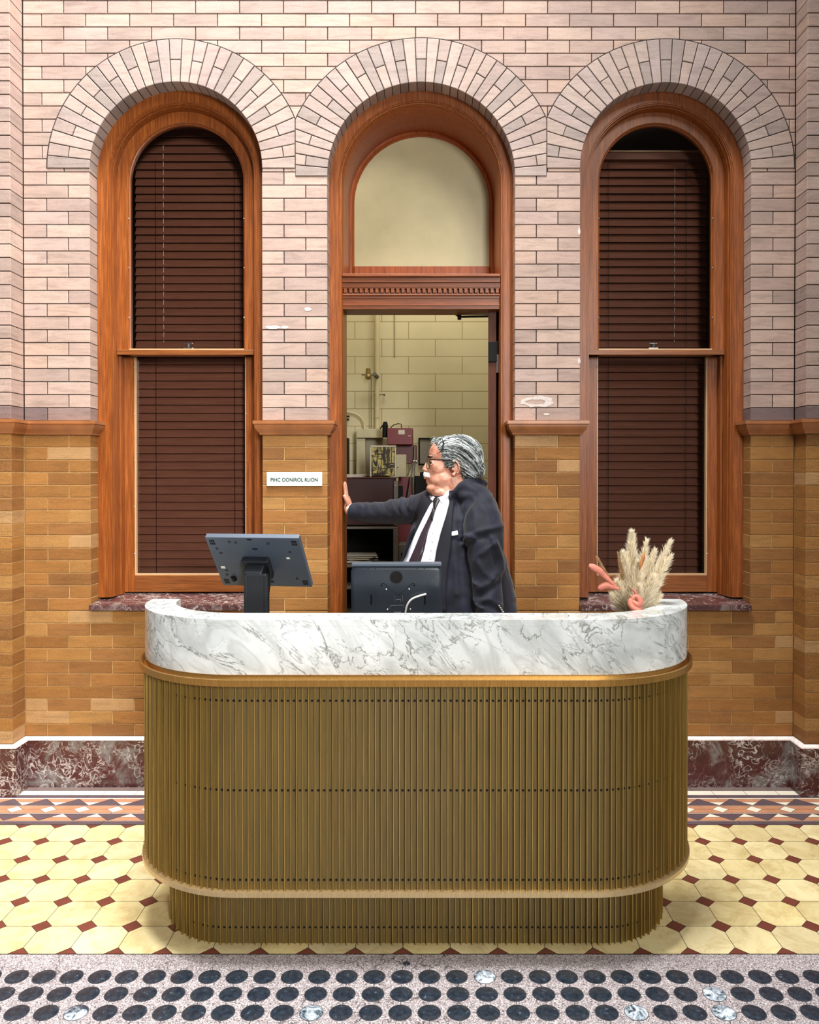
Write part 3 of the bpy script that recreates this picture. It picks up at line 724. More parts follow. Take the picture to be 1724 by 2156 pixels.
c1 = m.ramp(m.noise(v, 2.2, 4), [(0.3, srgb(192,184,150)), (0.7, srgb(206,198,164))])
br.inputs['Mortar'].default_value = srgb(150,136,98); m.l(c1, br.inputs['Color1']); m.l(c1, br.inputs['Color2'])
m.color(br.outputs['Color']); M['block'] = m.set(0.6, 0, 0.3)
M['hallwall'] = plain('brown_hall_wall', srgb(96,66,44), 0.8)
M['roomdark'] = plain('dark_room_plaster', srgb(70,62,54), 0.9)
xa_, xb_ = -0.76, 0.70
def wallbox(name, *a, mat='block'):
    b = bmesh.new(); box(b, *a); o = build(name, b, mat); tag(o, kind='structure'); return o
wallbox('wall_room_back', xa_-.05, xb_+.05, RB, RB+.1, 0, 4.2)
wallbox('wall_room_left', xa_-.1, xa_, 0.30, RB, 0, 4.2); wallbox('wall_room_right', xb_, xb_+.1, 0.30, RB, 0, 4.2)
wallbox('ceiling', -3.2, 3.0, 0.30, RB+.1, 4.2, 4.3, mat='roomdark')
wallbox('floor_room', -3.2, 3.0, 0.4, RB+.1, -0.06, 0, mat='roomdark')
wallbox('wall_bay_left', -3.2, -3.1, 0.30, 1.3, 0, 4.2, mat='roomdark'); wallbox('wall_bay_right', 2.9, 3.0, 0.30, 1.3, 0, 4.2, mat='roomdark')
wallbox('wall_bay_back_left', -3.2, xa_-.1, 1.3, 1.4, 0, 4.2, mat='roomdark'); wallbox('wall_bay_back_right', xb_+.1, 3.0, 1.3, 1.4, 0, 4.2, mat='roomdark')
wallbox('wall_front', -7, 7, -9.2, -9.0, -0.06, 8.0, mat='hallwall')
wallbox('floor_hall', -7, 7, -9.0, -3.6, -0.06, -0.001, mat='terrazzo')
# ceiling tube fitting lighting the room
cl = thing('ceiling_light', (0.1, 1.4, 4.15), 'long ceiling light inside the room behind the doorway', 'ceiling light')
b = bmesh.new(); box(b, -0.5, 0.6, 1.3, 1.5, 4.13, 4.19, 0, .005); adopt(cl, build('housing', b, 'white'))
area('room_lamp', (0.05, 1.4, 4.1), (0.05, 1.5, 0), 1.1, 0.5, 40, (1.0, 0.93, 0.8))

# ================================================================ things inside the room
def qbox(b, px0, px1, py0, py1, yf, dep, mi=0, bev=0.003):
    x0, z1 = P(px0, py0, yf); x1, z0 = P(px1, py1, yf); box(b, x0, x1, yf, yf+dep, z0, z1, mi, bev)
M['maroon'] = plain('dark_maroon_enamel', srgb(56,12,14), 0.35, var=0.4, scale=5)
M['red'] = plain('red_enamel', srgb(112,10,16), 0.35, var=0.2)
M['red2'] = plain('deep_red_enamel', srgb(92,10,16), 0.4, var=0.2)
M['beige'] = plain('beige_enamel', srgb(186,178,144), 0.5, var=0.15)
M['beige_shade'] = plain('shaded_beige_enamel', srgb(160,152,124), 0.55, var=0.15)  # darker copy of the beige, with shade put into its colour
M['pipe'] = plain('cream_painted_pipe', srgb(196,186,150), 0.45, var=0.12)
M['greymetal'] = plain('grey_shelf_metal', srgb(112,106,98), 0.5, 0.3, var=0.2)
M['paper'] = plain('paper', srgb(206,200,188), 0.7, var=0.05)
yw = RB
def cen(px, py, y): return V(px, py, y)
t = thing('standpipe', (X(794, 900, yw-.06), yw-.06, Z(900, yw-.06)), 'tall cream vertical pipe with a small bracket on the cream block wall', 'pipe')
b = bmesh.new(); cyl(b, cen(794, 560, yw-.06), cen(794, 903, yw-.06), 0.0205, 20); cyl(b, cen(794, 876, yw-.06), cen(794, 880, yw-.06), .0235, 20); adopt(t, build('pipe_run', b, 'pipe', smooth=False))
b = bmesh.new(); tube(b, [cen(787, 831, yw-.07), cen(803, 830, yw-.07), cen(809, 831, yw-.01)], .004, 8); ball(b, cen(809, 831, yw-.03), .009); adopt(t, build('bracket', b, 'greymetal'))
t = thing('relief_valve', tuple(cen(775, 800, yw-.11)), 'small brass valve with side lever mounted left of the tall pipe', 'valve')
b = bmesh.new(); cyl(b, cen(775, 778, yw-.11), cen(775, 791, yw-.11), .020, 14); ball(b, cen(775, 793, yw-.11), .026); ball(b, cen(775, 777, yw-.11), (.02, .02, .008)); adopt(t, build('valve_body', b, plain('dull_brass', srgb(150,132,84), .35, .7), smooth=False))
b = bmesh.new(); cyl(b, cen(761, 789, yw-.11), cen(793, 790, yw-.11), .0055, 8); cyl(b, cen(788, 788, yw-.11), cen(794, 794, yw-.07), .018, 12); adopt(t, build('lever', b, 'greymetal'))
t = thing('thin_pipe', tuple(cen(781.5, 900, yw-.10)), 'thin dark vertical pipe running down from the brass valve', 'pipe')
b = bmesh.new(); cyl(b, cen(781.5, 797, yw-.10), cen(781.5, 903, yw-.10), .0045, 8); adopt(t, build('pipe_run', b, 'greymetal'))
t = thing('wall_cable', tuple(cen(830, 750, yw)), 'thin painted cable hanging down the cream block wall right of the pipe', 'cable')
b = bmesh.new(); cyl(b, cen(830, 560, yw-.006), cen(830.5, 750, yw-.006), .005, 8); adopt(t, build('cable_run', b, 'beige_shade'))
t = thing('bent_conduit', tuple(cen(768, 903, yw-.08)), 'cream bent conduit curving down into the beige junction box', 'conduit')
b = bmesh.new(); tube(b, [cen(715, 868, yw-.08), cen(735, 868, yw-.08), cen(750, 872, yw-.08), cen(760, 879, yw-.08), cen(766, 889, yw-.08), cen(768, 905, yw-.08)], .0095, 12); adopt(t, build('pipe_run', b, 'pipe'))
t = thing('junction_trunking', tuple(cen(770, 1000, yw-.2)), 'beige metal trunking box with a tall leg on the wall under the pipe', 'junction box')
b = bmesh.new(); qbox(b, 750, 805.5, 903, 922, yw-.2, .17); adopt(t, build('cross_box', b, 'beige'))
b = bmesh.new(); qbox(b, 750, 769, 923, 1003, yw-.19, .15); adopt(t, build('upright_box', b, 'beige'))
b = bmesh.new(); qbox(b, 769.5, 820, 923, 1003, yw-.10, .08); adopt(t, build('back_panel', b, 'beige_shade'))
YC = 1.55                                        # front of the tall maroon cabinet
t = thing('maroon_cabinet', tuple(V(776, 1280, YC)[:2])+(0,), 'tall dark maroon metal cabinet behind the outstretched arm', 'cabinet')
x0, z1 = P(700, 1005, YC); x1, _ = P(828, 1005, YC)
b = bmesh.new(); zb_ = Z(1106, YC); box(b, x0, x1, YC, YC+.5, zb_, z1-.008, 0, .004); adopt(t, build('cabinet_body', b, 'maroon'))
b = bmesh.new(); box(b, x0, x1+.01, YC-.015, YC+.52, z1-.006, z1, 0); adopt(t, build('cabinet_top', b, 'red2'))
b = bmesh.new(); qbox(b, 828.5, 838, 1013, 1106, YC-.01, .04); k = build('corner_post', b, 'greymetal'); adopt(t, k)
b = bmesh.new(); ball(b, cen(832.5, 1023, YC-.015), .006); adopt(t, build('lock', b, 'steel'))
t = thing('equipment_rack', tuple(V(776, 1280, YC)[:2])+(0,), 'black open rack with grey posts below the maroon cabinet', 'rack')
b = bmesh.new()
for a, c in ((700, 706), (828, 838)): xx0 = X(a, 1200, YC); box(b, xx0, X(c, 1200, YC), YC-.01, YC+.03, 0, Z(1114, YC))
qbox(b, 706, 838, 1109, 1114, YC-.01, .04)
adopt(t, build('rack_frame', b, 'greymetal'))
b = bmesh.new(); zf = Z(1560, YC); box(b, x0, x1, YC+.46, YC+.48, 0.02, zb_-.01); box(b, x0-.01, x0, YC, YC+.46, .02, zb_-.01); box(b, x1, x1+.006, YC+.03, YC+.46, .02, zb_-.01); adopt(t, build('rack_panel', b, 'black'))
b = bmesh.new()
for p_ in (1186, 1232, 1290): z_ = Z(p_, YC); box(b, x0, x1, YC+.01, YC+.46, z_-.03, z_-.005)
adopt(t, build('shelf', b, 'greymetal'))
b = bmesh.new(); z_ = Z(1186, YC)
random.seed(4)
t = thing('paper_stack', tuple(cen(760, 1186, YC+.15)), 'loose stack of white papers on the rack shelf', 'papers')
for k in range(9):
    c_ = Vector((X(758+random.uniform(-5, 5), 1180, YC+.15), YC+.18+random.uniform(-.03, .03), z_+.004+.006*k)); a_ = random.uniform(-.25, .25)
    obox(b, c_, Vector((math.cos(a_), math.sin(a_), 0)), Vector((-math.sin(a_), math.cos(a_), 0)), Vector((0, 0, 1)), .105, .14, .0022)
adopt(t, build('sheets', b, 'paper'))
b = bmesh.new(); z_ = z1+.002
t = thing('paper_pile', tuple(cen(750, 1002, YC+.1)), 'low pile of papers on top of the maroon cabinet', 'papers')
for k in range(4):
    c_ = Vector((X(742+random.uniform(-4, 4), 1000, YC+.2), YC+.2, z_+.003+.005*k)); a_ = random.uniform(-.2, .2)
    obox(b, c_, Vector((math.cos(a_), math.sin(a_), 0)), Vector((-math.sin(a_), math.cos(a_), 0)), Vector((0, 0, 1)), .09, .12, .002)
adopt(t, build('sheets', b, 'paper'))
# framed panel showing wired circuitry
m = NT('wired_circuit_panel'); v = m.coord((1, 1, 1)); 
n1 = m.noise(m.coord((26, 1, 5)), 1.4, 3, 0.6, 1.2); n2 = m.noise(m.coord((6, 1, 26)), 1.4, 3, 0.6, 1.2)
f1 = m.ramp(n1, [(0.44, grey(0)), (0.53, grey(1))]); f2 = m.ramp(n2, [(0.42, grey(0)), (0.52, grey(1))])
m.color(m.mix(m.math('MULTIPLY', f1, f2), srgb(34,26,12), srgb(190,176,104))); M['circuit'] = m.set(0.3, 0.2, 0.5)
t = thing('circuit_panel', tuple(cen(806, 1003, YC+.05)), 'square gold wired panel in a thin white frame on top of the maroon cabinet', 'electrical panel')
b = bmesh.new(); qbox(b, 781, 831, 941, 1002, YC+.06, .03); adopt(t, build('wiring', b, 'circuit'))
b = bmesh.new()
for q in ((779, 781.5, 939, 1004), (831, 833.5, 939, 1004), (779, 833.5, 938, 941)): qbox(b, *q, YC+.05, .05, 0, .001)
adopt(t, build('panel_frame', b, 'paper'))
t = thing('beige_box', tuple(cen(844, 1004, YC+.1)), 'plain beige metal box standing right of the gold wired panel', 'electrical box')
b = bmesh.new(); qbox(b, 833.5, 855, 957, 1004, YC+.10, .12); adopt(t, build('case', b, 'beige')); b = bmesh.new(); ball(b, cen(837, 984, YC+.097), .004); adopt(t, build('screw', b, 'black'))
t = thing('alarm_box', tuple(cen(846, 936, YC+.3)), 'bright red alarm box with a small white label on the wall', 'alarm box')
b = bmesh.new(); qbox(b, 815, 868.5, 901, 936, YC+.30, .28); adopt(t, build('case', b, 'red'))
b = bmesh.new(); qbox(b, 838.5, 852, 905, 914.5, YC+.296, .004, 0, 0); k = build('label_plate', b, 'paper'); adopt(t, k)
b = bmesh.new(); qbox(b, 859, 865, 917, 918.5, YC+.296, .004, 0, 0); adopt(t, build('maker_plate', b, 'paper'))
b = bmesh.new(); tube(b, [cen(821, 902, YC+.4), cen(828, 895, YC+.4), cen(838, 892, YC+.4), cen(844.5, 893, YC+.4), cen(845, 902, YC+.4)], .0035, 8); k = build('wire_loop', b, 'black'); adopt(t, k)
t = thing('red_cabinet', tuple(V(850, 1280, YC+.42)[:2])+(0,), 'narrow deep red cabinet below and behind the alarm box', 'cabinet')
b = bmesh.new(); qbox(b, 834, 876.5, 936.5, 976, YC+.40, .25); adopt(t, build('upper_case', b, 'red2'))
b = bmesh.new(); qbox(b, 838.5, 868, 1004, 1160, YC+.42, .22); k = build('lower_case', b, 'red'); adopt(t, k)
b = bmesh.new(); x_, z_ = P(838.5, 1160, YC+.42); x2_, _ = P(868, 1160, YC+.42); box(b, x_, x2_, YC+.43, YC+.64, 0, z_); adopt(t, build('plinth', b, 'black'))
b = bmesh.new(); qbox(b, 838, 848, 1023, 1050, YC+.41, .02); adopt(t, build('switch_box', b, 'black'))
b = bmesh.new(); ball(b, cen(871, 971, YC+.36), .011); ball(b, cen(876, 971.5, YC+.34), .010); cyl(b, cen(871, 971, YC+.36), cen(871, 971, YC+.42), .005, 8); adopt(t, build('knob', b, 'steel'))
b = bmesh.new()
tube(b, [cen(873, 938, YC+.36), cen(872, 968, YC+.36), cen(864, 1010, YC+.36), cen(858, 1050, YC+.36)], .006, 8)
tube(b, [cen(874.5, 974, YC+.34), cen(872, 990, YC+.34), cen(872, 1060, YC+.34)], .006, 8); tube(b, [cen(869, 974, YC+.38), cen(856, 1003, YC+.38)], .006, 8)
adopt(t, build('silver_tube', b, 'steel'))
t = thing('microphone', tuple(cen(811, 922, YC+.35)), 'small black bracketed device between the trunking and the red alarm box', 'device')
b = bmesh.new(); tube(b, [cen(800, 903, YC+.36), cen(808, 893, YC+.36), cen(811, 888, YC+.36)], .005, 8); tube(b, [cen(811, 888, YC+.36), cen(811, 897, YC+.36), cen(810, 921, YC+.36)], [.014, .022, .02], 10); adopt(t, build('body', b, 'black'))
t = thing('picture_frame', tuple(cen(895, 978, yw)), 'thin black picture frame with a grey notice on the cream block wall', 'picture frame')
b = bmesh.new()
for q in ((881, 884, 923, 979), (925, 928, 923, 979), (881, 928, 922, 925), (881, 928, 976, 979)): qbox(b, *q, yw-.02, .02, 0, 0)
adopt(t, build('frame', b, 'black')); b = bmesh.new(); qbox(b, 884, 925, 925, 976, yw-.012, .01, 0, 0); adopt(t, build('notice', b, plain('grey_notice', srgb(150,148,136), .6, var=.15, scale=60)))
t = thing('black_equipment', tuple(V(885, 1100, YC+.3)[:2])+(0,), 'black boxy equipment on a stand right behind the chin and lapel of the person', 'equipment')
b = bmesh.new(); qbox(b, 873.5, 900, 1002, 1050, YC+.3, .2); qbox(b, 884, 892, 994, 1003, YC+.32, .06, 0, .004); adopt(t, build('case', b, 'black'))
b = bmesh.new(); x_, z_ = P(875, 1050, YC+.3); box(b, x_, x_+.1, YC+.31, YC+.5, 0, z_); adopt(t, build('stand', b, 'black'))
t = thing('grey_cabinet', tuple(V(845, 1200, YC+.05)[:2])+(0,), 'low grey metal cabinet beside the open black rack', 'cabinet')
b = bmesh.new(); x_, z_ = P(839, 1146, YC+.05); x2_, _ = P(870, 1146, YC+.05); box(b, x_, x2_, YC+.05, YC+.28, .0, z_, 0, .004); adopt(t, build('case', b, 'greymetal'))
b = bmesh.new(); box(b, x_+.02, x2_-.02, YC+.035, YC+.05, z_-.22, z_-.06, 0, .003); adopt(t, build('drawer', b, 'black'))
t = thing('black_cupboard', tuple(cen(725, 1000, YC+.35)), 'black upright cupboard at the left edge of the doorway', 'cupboard')
b = bmesh.new(); qbox(b, 700, 733, 922, 1004, YC+.35, .1); adopt(t, build('case', b, 'black'))
t = thing('wall_bracket', tuple(cen(728, 880, yw)), 'small black double bracket on the block wall at the left jamb', 'bracket')
b = bmesh.new(); qbox(b, 715, 735, 875, 878, yw-.05, .04, 0, 0); qbox(b, 715, 734, 881, 884, yw-.05, .04, 0, 0); qbox(b, 715, 719, 872, 886, yw-.05, .05, 0, 0); adopt(t, build('arm', b, 'black'))

# ================================================================ the reception desk
CX = -0.046
def Uline(hw, yf, r, yb, step=None, n=64):
    """plan outline, back left -> front -> back right"""
    pts = [(CX-hw, yb)]
    pts += [(CX-hw+r-r*math.cos(PI/2*k/n), yf+r-r*math.sin(PI/2*k/n)) for k in range(n+1)]
    pts += [(CX+hw-r+r*math.sin(PI/2*k/n), yf+r-r*math.cos(PI/2*k/n)) for k in range(n+1)]
    pts.append((CX+hw, yb))
    return pts
def uband(b, outer, inner, z0, z1, mi=0, bev=0.0):
    o0 = [b.verts.new((x, y, z0)) for x, y in outer]; o1 = [b.verts.new((x, y, z1)) for x, y in outer]
    i0 = [b.verts.new((x, y, z0)) for x, y in inner]; i1 = [b.verts.new((x, y, z1)) for x, y in inner]
    for k in range(len(outer)-1):
        face(b, (o0[k], o0[k+1], o1[k+1], o1[k]), mi); face(b, (i0[k+1], i0[k], i1[k], i1[k+1]), mi)
        face(b, (o1[k], o1[k+1], i1[k+1], i1[k]), mi); face(b, (i0[k], i0[k+1], o0[k+1], o0[k]), mi)
    for k in (0, -1): face(b, (o0[k], o1[k], i1[k], i0[k]), mi)
yd = lambda d: d-DW
YB_ = yd(3.045)
rec = thing('reception_desk', (CX, yd(2.85), 0), 'curved reception desk with white veined marble top and olive brass ribbed body', 'desk')
YM0 = yd(2.60)
zmt = P(900, 1305, YM0)[1]; zmb = P(900, 1421, YM0)[1]
mo = Uline(1.024, YM0, 0.43, YB_); minn = Uline(1.024-0.107, YM0+0.130, 0.31, YB_)
b = bmesh.new(); uband(b, mo, minn, zmt-0.020, zmt); 
adopt(rec, build('counter_top', b, 'marble', smooth=False))
b = bmesh.new(); uband(b, Uline(1.0238, YM0+.0002, .4298, YB_), minn, zmb+0.0181, zmt-0.0201)
adopt(rec, build('marble_front', b, 'marble'))
b = bmesh.new(); uband(b, mo, minn, zmb, zmb+0.018); adopt(rec, build('marble_foot', b, 'marble'))
YL0 = yd(2.56); zlt = P(900, 1432.5, YL0)[1]; zlb = P(900, 1446.5, YL0)[1]
# brass ledge: sloping groove then square lip
b = bmesh.new(); lo_ = Uline(1.036, YL0, 0.45, YB_)
prof_in = [(lo_, zlb), (lo_, zlt), (Uline(1.029, YL0+.008, .445, YB_), zlt), (Uline(1.021, YL0+.018, .44, YB_), zlt-.012), (Uline(1.016, YL0+.036, .43, YB_), zlt-.010), (Uline(1.012, YL0+.046, .42, YB_), zmb+0.0), (Uline(.9, YL0+.14, .32, YB_), zmb), (Uline(.9, YL0+.14, .32, YB_), zlb)]
rows = [[b.verts.new((x, y, z)) for x, y in ln] for ln, z in prof_in]
for j in range(len(rows)):
    a, c = rows[j], rows[(j+1) % len(rows)]
    for k in range(len(a)-1): face(b, (a[k], a[k+1], c[k+1], c[k]))
for e in (0, -1): face(b, [r_[e] for r_ in rows])
adopt(rec, build('brass_ledge', b, 'brass'))
# bottom shelf of the body
YS0 = yd(2.57); zst = P(900, 1881, YS0)[1]; zsb = P(900, 1890.5, YS0)[1]
b = bmesh.new(); uband(b, Uline(1.028, YS0, .44, YB_), Uline(.80, YS0+.26, .2, YB_), zsb, zst); adopt(rec, build('lower_shelf', b, 'brass_pale'))
def ribbed(hw, yf, r, yb, z0, z1, dep, sp, name, holes, par):
    """backing panel with upright fins and rows of punched holes"""
    b = bmesh.new(); bo = Uline(hw-dep, yf+dep, r-dep, yb, n=28); uband(b, bo, Uline(hw-dep-.02, yf+dep+.02, r-dep-.02, yb, n=28), z0, z1)
    bk = build(name+'_backing', b, 'fin_back'); adopt(par, bk)
    # walk along the backing line
    L = []; acc = 0; fine = Uline(hw-dep, yf+dep, r-dep, yb, n=120)
    seg = [(Vector(fine[i]), Vector(fine[i+1])) for i in range(len(fine)-1)]
    tot = sum((q-p).length for p, q in seg); nn = int(tot/sp); pos = []
    tgt = [(i+0.5)*tot/nn for i in range(nn)]; k = 0; s0 = 0
    for p, q in seg:
        ln = (q-p).length
        while k < nn and tgt[k] <= s0+ln:
            t_ = (tgt[k]-s0)/ln; d_ = (q-p).normalized(); nrm = Vector((-d_.y, d_.x))
            nrm = Vector((d_.y, -d_.x)); pos.append((p+(q-p)*t_, nrm, d_)); k += 1
        s0 += ln
    b = bmesh.new()
    for i, (p, nr, dr) in enumerate(pos):
        dd = dep if i % 2 == 0 else dep*0.6
        c = p+nr*(dd/2-.001)
        obox(b, (c.x, c.y, (z0+z1)/2), Vector((nr.x, nr.y, 0)), Vector((dr.x, dr.y, 0)), Vector((0, 0, 1)), dd/2, 0.0014, (z1-z0)/2-.0005)
    fo = build(name+'_fins', b, 'fin', bk)
    b = bmesh.new(); b.from_mesh(bk.data)
    for i in range(len(pos)-1):
        p = (pos[i][0]+pos[i+1][0])/2; nr = (pos[i][1]+pos[i+1][1]).normalized(); dr = Vector((-nr.y, nr.x))
        if nr.y > -0.5: continue
        for zh in holes:
            c = b.verts.new((p.x+nr.x*.0012, p.y+nr.y*.0012, zh))
            ring = [b.verts.new((p.x+nr.x*.001+dr.x*.0042*math.cos(a_), p.y+nr.y*.001+dr.y*.0042*math.cos(a_), zh+.0042*math.sin(a_))) for a_ in [2*PI*q/10 for q in range(10)]]
            for q in range(10): face(b, (c, ring[q], ring[(q+1)%10]), 1)
    b.to_mesh(bk.data); b.free(); bk.data.materials.append(M['black'])
zh = [P(900, p_, yd(2.60))[1] for p_ in (1474, 1662, 1850)]
ribbed(1.024, yd(2.578), .44, YB_, zst, zlb, .015, .0199, 'body', zh, rec)
ybase = F(900, 1991)[1]
ribbed(.93, ybase, .27, YB_, 0.0, zsb, .015, .0199, 'plinth', [P(900, 1952, ybase+.015)[1]], rec)
# worktop and inner carcass on the staff side
b = bmesh.new(); zwt = zlb+.012
ins = Uline(.90, YL0+.145, .31, YB_); top_ = [b.verts.new((x, y, zwt)) for x, y in ins]; bot_ = [b.verts.new((x, y, zwt-.03)) for x, y in ins]
face(b, top_); face(b, bot_[::-1])
for k in range(len(ins)): j = (k+1) % len(ins); face(b, (top_[k], top_[j], bot_[j], bot_[k]))
M['worktop'] = plain('dark_worktop', srgb(60,54,48), 0.5); adopt(rec, build('worktop', b, 'worktop'))
b = bmesh.new(); box(b, CX-.94, CX+.94, YB_-.02, YB_-.002, .02, zwt-.03); adopt(rec, build('back_panel', b, 'fin_back'))

# ================================================================ the two screens
def prectpt(c, w_, dn, u, v_): return c+w_*u+dn*v_
psi, th = math.radians(7.852), math.radians(40.52)
h_ = Vector((math.sin(psi), math.cos(psi), 0)); wv = Vector((math.cos(psi), -math.sin(psi), 0))
dn = Vector((0, 0, -1))*math.cos(th)+h_*math.sin(th); nb = wv.cross(dn)         # nb: out of the back
if nb.y > 0: nb = -nb
c0 = Vector((-0.6403, yd(2.97), 1.3026)); W2, H2 = .18, .1329
dm = thing('touch_screen', (c0.x-.05, YB_-.12, zwt), 'slate grey flat screen seen from behind, tilted on a black post on the desk', 'monitor')
b = bmesh.new(); obox(b, c0-nb*.011, wv, dn, nb, W2, H2, .011, 0, .002); sh = build('housing', b, 'greypl'); adopt(dm, sh)
b = bmesh.new(); obox(b, c0-nb*.0235, wv, dn, nb, W2-.004, H2-.004, .0015); k = build('display', b, 'black'); adopt(dm, k)
b = bmesh.new()
def bkr(u, v_, r_, out=.0008, hole=True):
    c = c0+wv*u+dn*v_+nb*out
    n0 = [b.verts.new(c+wv*r_*math.cos(2*PI*q/16)+dn*r_*math.sin(2*PI*q/16)) for q in range(16)]
    n1 = [b.verts.new(c+wv*r_*.55*math.cos(2*PI*q/16)+dn*r_*.55*math.sin(2*PI*q/16)) for q in range(16)]
    for q in range(16): face(b, (n0[q], n0[(q+1)%16], n1[(q+1)%16], n1[q]))
for u, v_ in ((-.09, -.112), (-.066, -.108), (-.148, -.075), (-.139, -.052), (-.142, .045), (-.147, .07), (.132, -.06), (.13, .085), (.058, -.105)): bkr(u, v_, .0055)
for sx, sy in ((-1, -1), (1, -1), (-1, 1), (1, 1)):
    for k1 in range(2):
        for k2 in range(3): obox(b, c0+wv*(sx*.158+(k2-1)*.007)+dn*(sy*.108+(k1-.5)*.014)+nb*.0005, wv, dn, nb, .0024, .005, .0006)
obox(b, c0+wv*(-.01)+dn*(-.124)+nb*.0005, wv, dn, nb, .009, .003, .0006); obox(b, c0+wv*(0)+dn*(-.075)+nb*.0005, wv, dn, nb, .010, .003, .0006)
b.from_mesh(sh.data)                             # punched pattern stays in the housing's own mesh
mm = bmesh.new(); box(mm, 0, 1, 0, 1, 0, 1); mm.free()
nfb = len(b.faces)-len(sh.data.polygons); b.faces.ensure_lookup_table()
for i_ in range(nfb): b.faces[i_].material_index = 1
b.to_mesh(sh.data); b.free(); sh.data.materials.append(M['black'])
b = bmesh.new(); tube(b, [c0+wv*-.126+dn*.078+nb*.001, c0+wv*-.122+dn*.098+nb*.001], .0095, 12); build('cable_port', b, 'black', sh)
for u, v_, a_ in ((-.152, .028, .008), (.118, -.028, .006)):
    b = bmesh.new(); obox(b, c0+wv*u+dn*v_+nb*.001, wv, dn, nb, a_, a_*.7, .0006); k = build('sticker', b, 'cable', sh); k['label'] = 'small pale sticker'
b = bmesh.new(); mc = V(541, 1198, yd(2.93)); obox(b, c0+wv*-.005+dn*.012+nb*.016, wv, dn, nb, .052, .048, .014, 0, .004); obox(b, c0+wv*-.005+dn*.022+nb*.045, wv, dn, nb, .036, .04, .03, 0, .006)
cyl(b, c0+wv*-.052+dn*.025+nb*.05, c0+wv*.045+dn*.025+nb*.05, .008, 12); cyl(b, c0+wv*-.06+dn*.06+nb*.04, c0+wv*.052+dn*.06+nb*.04, .005, 10)
k = build('mount_bracket', b, 'blackpl'); adopt(dm, k)
pxa, pxb = X(516, 1250, yd(2.90)), X(561, 1250, yd(2.90)); pt = Z(1208, yd(2.90))
b = bmesh.new(); box(b, pxa, pxb, yd(2.90), yd(2.90)+.06, zwt+.012, pt, 0, .006); box(b, pxa-.004, pxa+.008, yd(2.895), yd(2.90)+.02, zwt+.012, pt-.005, 0, .001); box(b, pxb-.008, pxb+.004, yd(2.895), yd(2.90)+.02, zwt+.012, pt-.005, 0, .001)
k = build('post', b, 'blackpl'); adopt(dm, k)
b = bmesh.new(); box(b, pxa-.05, pxb+.05, yd(2.86), yd(3.02)-.02, zwt+.0005, zwt+.012, 0, .003); adopt(dm, build('foot_plate', b, 'blackpl'))
b = bmesh.new(); tube(b, [V(566, 1188, yd(2.92)), V(570, 1205, yd(2.91)), V(568, 1235, yd(2.90)), V(564, 1265, yd(2.90)), V(562, 1300, yd(2.90)), V(562, 1310, yd(2.90))], .0022, 8); k = build('power_cord', b, 'black'); adopt(dm, k)

yq = yd(2.92)
dq = thing('till_terminal', tuple(V(838, 1300, yq+.03)[:2])+(zwt,), 'black rounded till terminal on the desk centre, white cable at its back', 'monitor')
b = bmesh.new(); w2 = (X(931, 1240, yq)-X(738, 1240, yq))/2; xq = (X(931, 1240, yq)+X(738, 1240, yq))/2
ztq = Z(1193, yq); nU = 18; rows = []
for i in range(nU+1):                            # shell bulging towards the hall, leaning top-forward
    t_ = i/nU; z_ = ztq-(.255)*t_; y_ = yq+.012+.075*t_-.022*math.sin(PI*min(1, t_*1.15)); hw_ = w2*(1+.012*t_)
    if i == 0: hw_ -= .008
    if i == 1: hw_ -= .0015
    rows.append([b.verts.new((xq+hw_*s_, y_+.004*abs(s_)**6, z_)) for s_ in [-1+2*k/24 for k in range(25)]])
for i in range(nU):
    for k in range(24): face(b, (rows[i][k], rows[i][k+1], rows[i+1][k+1], rows[i+1][k]))
bk_ = [[b.verts.new((v_.co.x, v_.co.y+.030, v_.co.z)) for v_ in r_] for r_ in rows]
for i in range(nU):
    for k in range(24): face(b, (bk_[i][k], bk_[i+1][k], bk_[i+1][k+1], bk_[i][k+1]))
for k in range(24): face(b, (rows[0][k], bk_[0][k], bk_[0][k+1], rows[0][k+1])); face(b, (rows[nU][k], rows[nU][k+1], bk_[nU][k+1], bk_[nU][k]))
for i in range(nU): face(b, (rows[i][0], rows[i+1][0], bk_[i+1][0], bk_[i][0])); face(b, (rows[i][24], bk_[i][24], bk_[i+1][24], rows[i+1][24]))
M['tillpl'] = plain('charcoal_shell_plastic', srgb(48,56,66), 0.36, 0.1, var=0.25, scale=18)
sh = build('shell', b, 'tillpl', smooth=False); adopt(dq, sh)
for p_ in sh.data.polygons: p_.use_smooth = abs(p_.normal.y) > .5
b = bmesh.new(); box(b, xq-w2+.002, xq+w2-.002, yq+.006, yq+.075, ztq-.001, Z(1186.5, yq+.006), 0, .003); k = build('screen_bezel', b, 'greypl', sh)
def sy(z_):                                      # shell surface depth at height z
    t_ = (ztq-z_)/.255; return yq+.012+.075*t_-.022*math.sin(PI*min(1, t_*1.15))
def SP(px, py, out=.001):
    y_ = yq+.02
    for _ in range(6): x_, z_ = P(px, py, y_-out); y_ = sy(z_)
    return Vector((x_, y_-out, z_))
b = bmesh.new(); c = SP(834, 1216); 
ringp = [SP(834+13.5*math.cos(2*PI*q/28), 1215.5+13*math.sin(2*PI*q/28), .0012) for q in range(28)]; face(b, [b.verts.new(p) for p in ringp])
k = build('round_badge', b, 'black', sh)
b = bmesh.new()
for pts in ([(801, 1233), (803, 1229), (808, 1228), (838, 1254), (868, 1228), (873, 1229), (874, 1233)],): tube(b, [SP(*p, .0006) for p in pts], .0011, 6)
build('moulded_groove', b, 'black', sh)
for p in (804, 871): b = bmesh.new(); ball(b, SP(p, 1232.5, 0), .0028, 8, 6); build('dark_screw', b, 'black', sh)
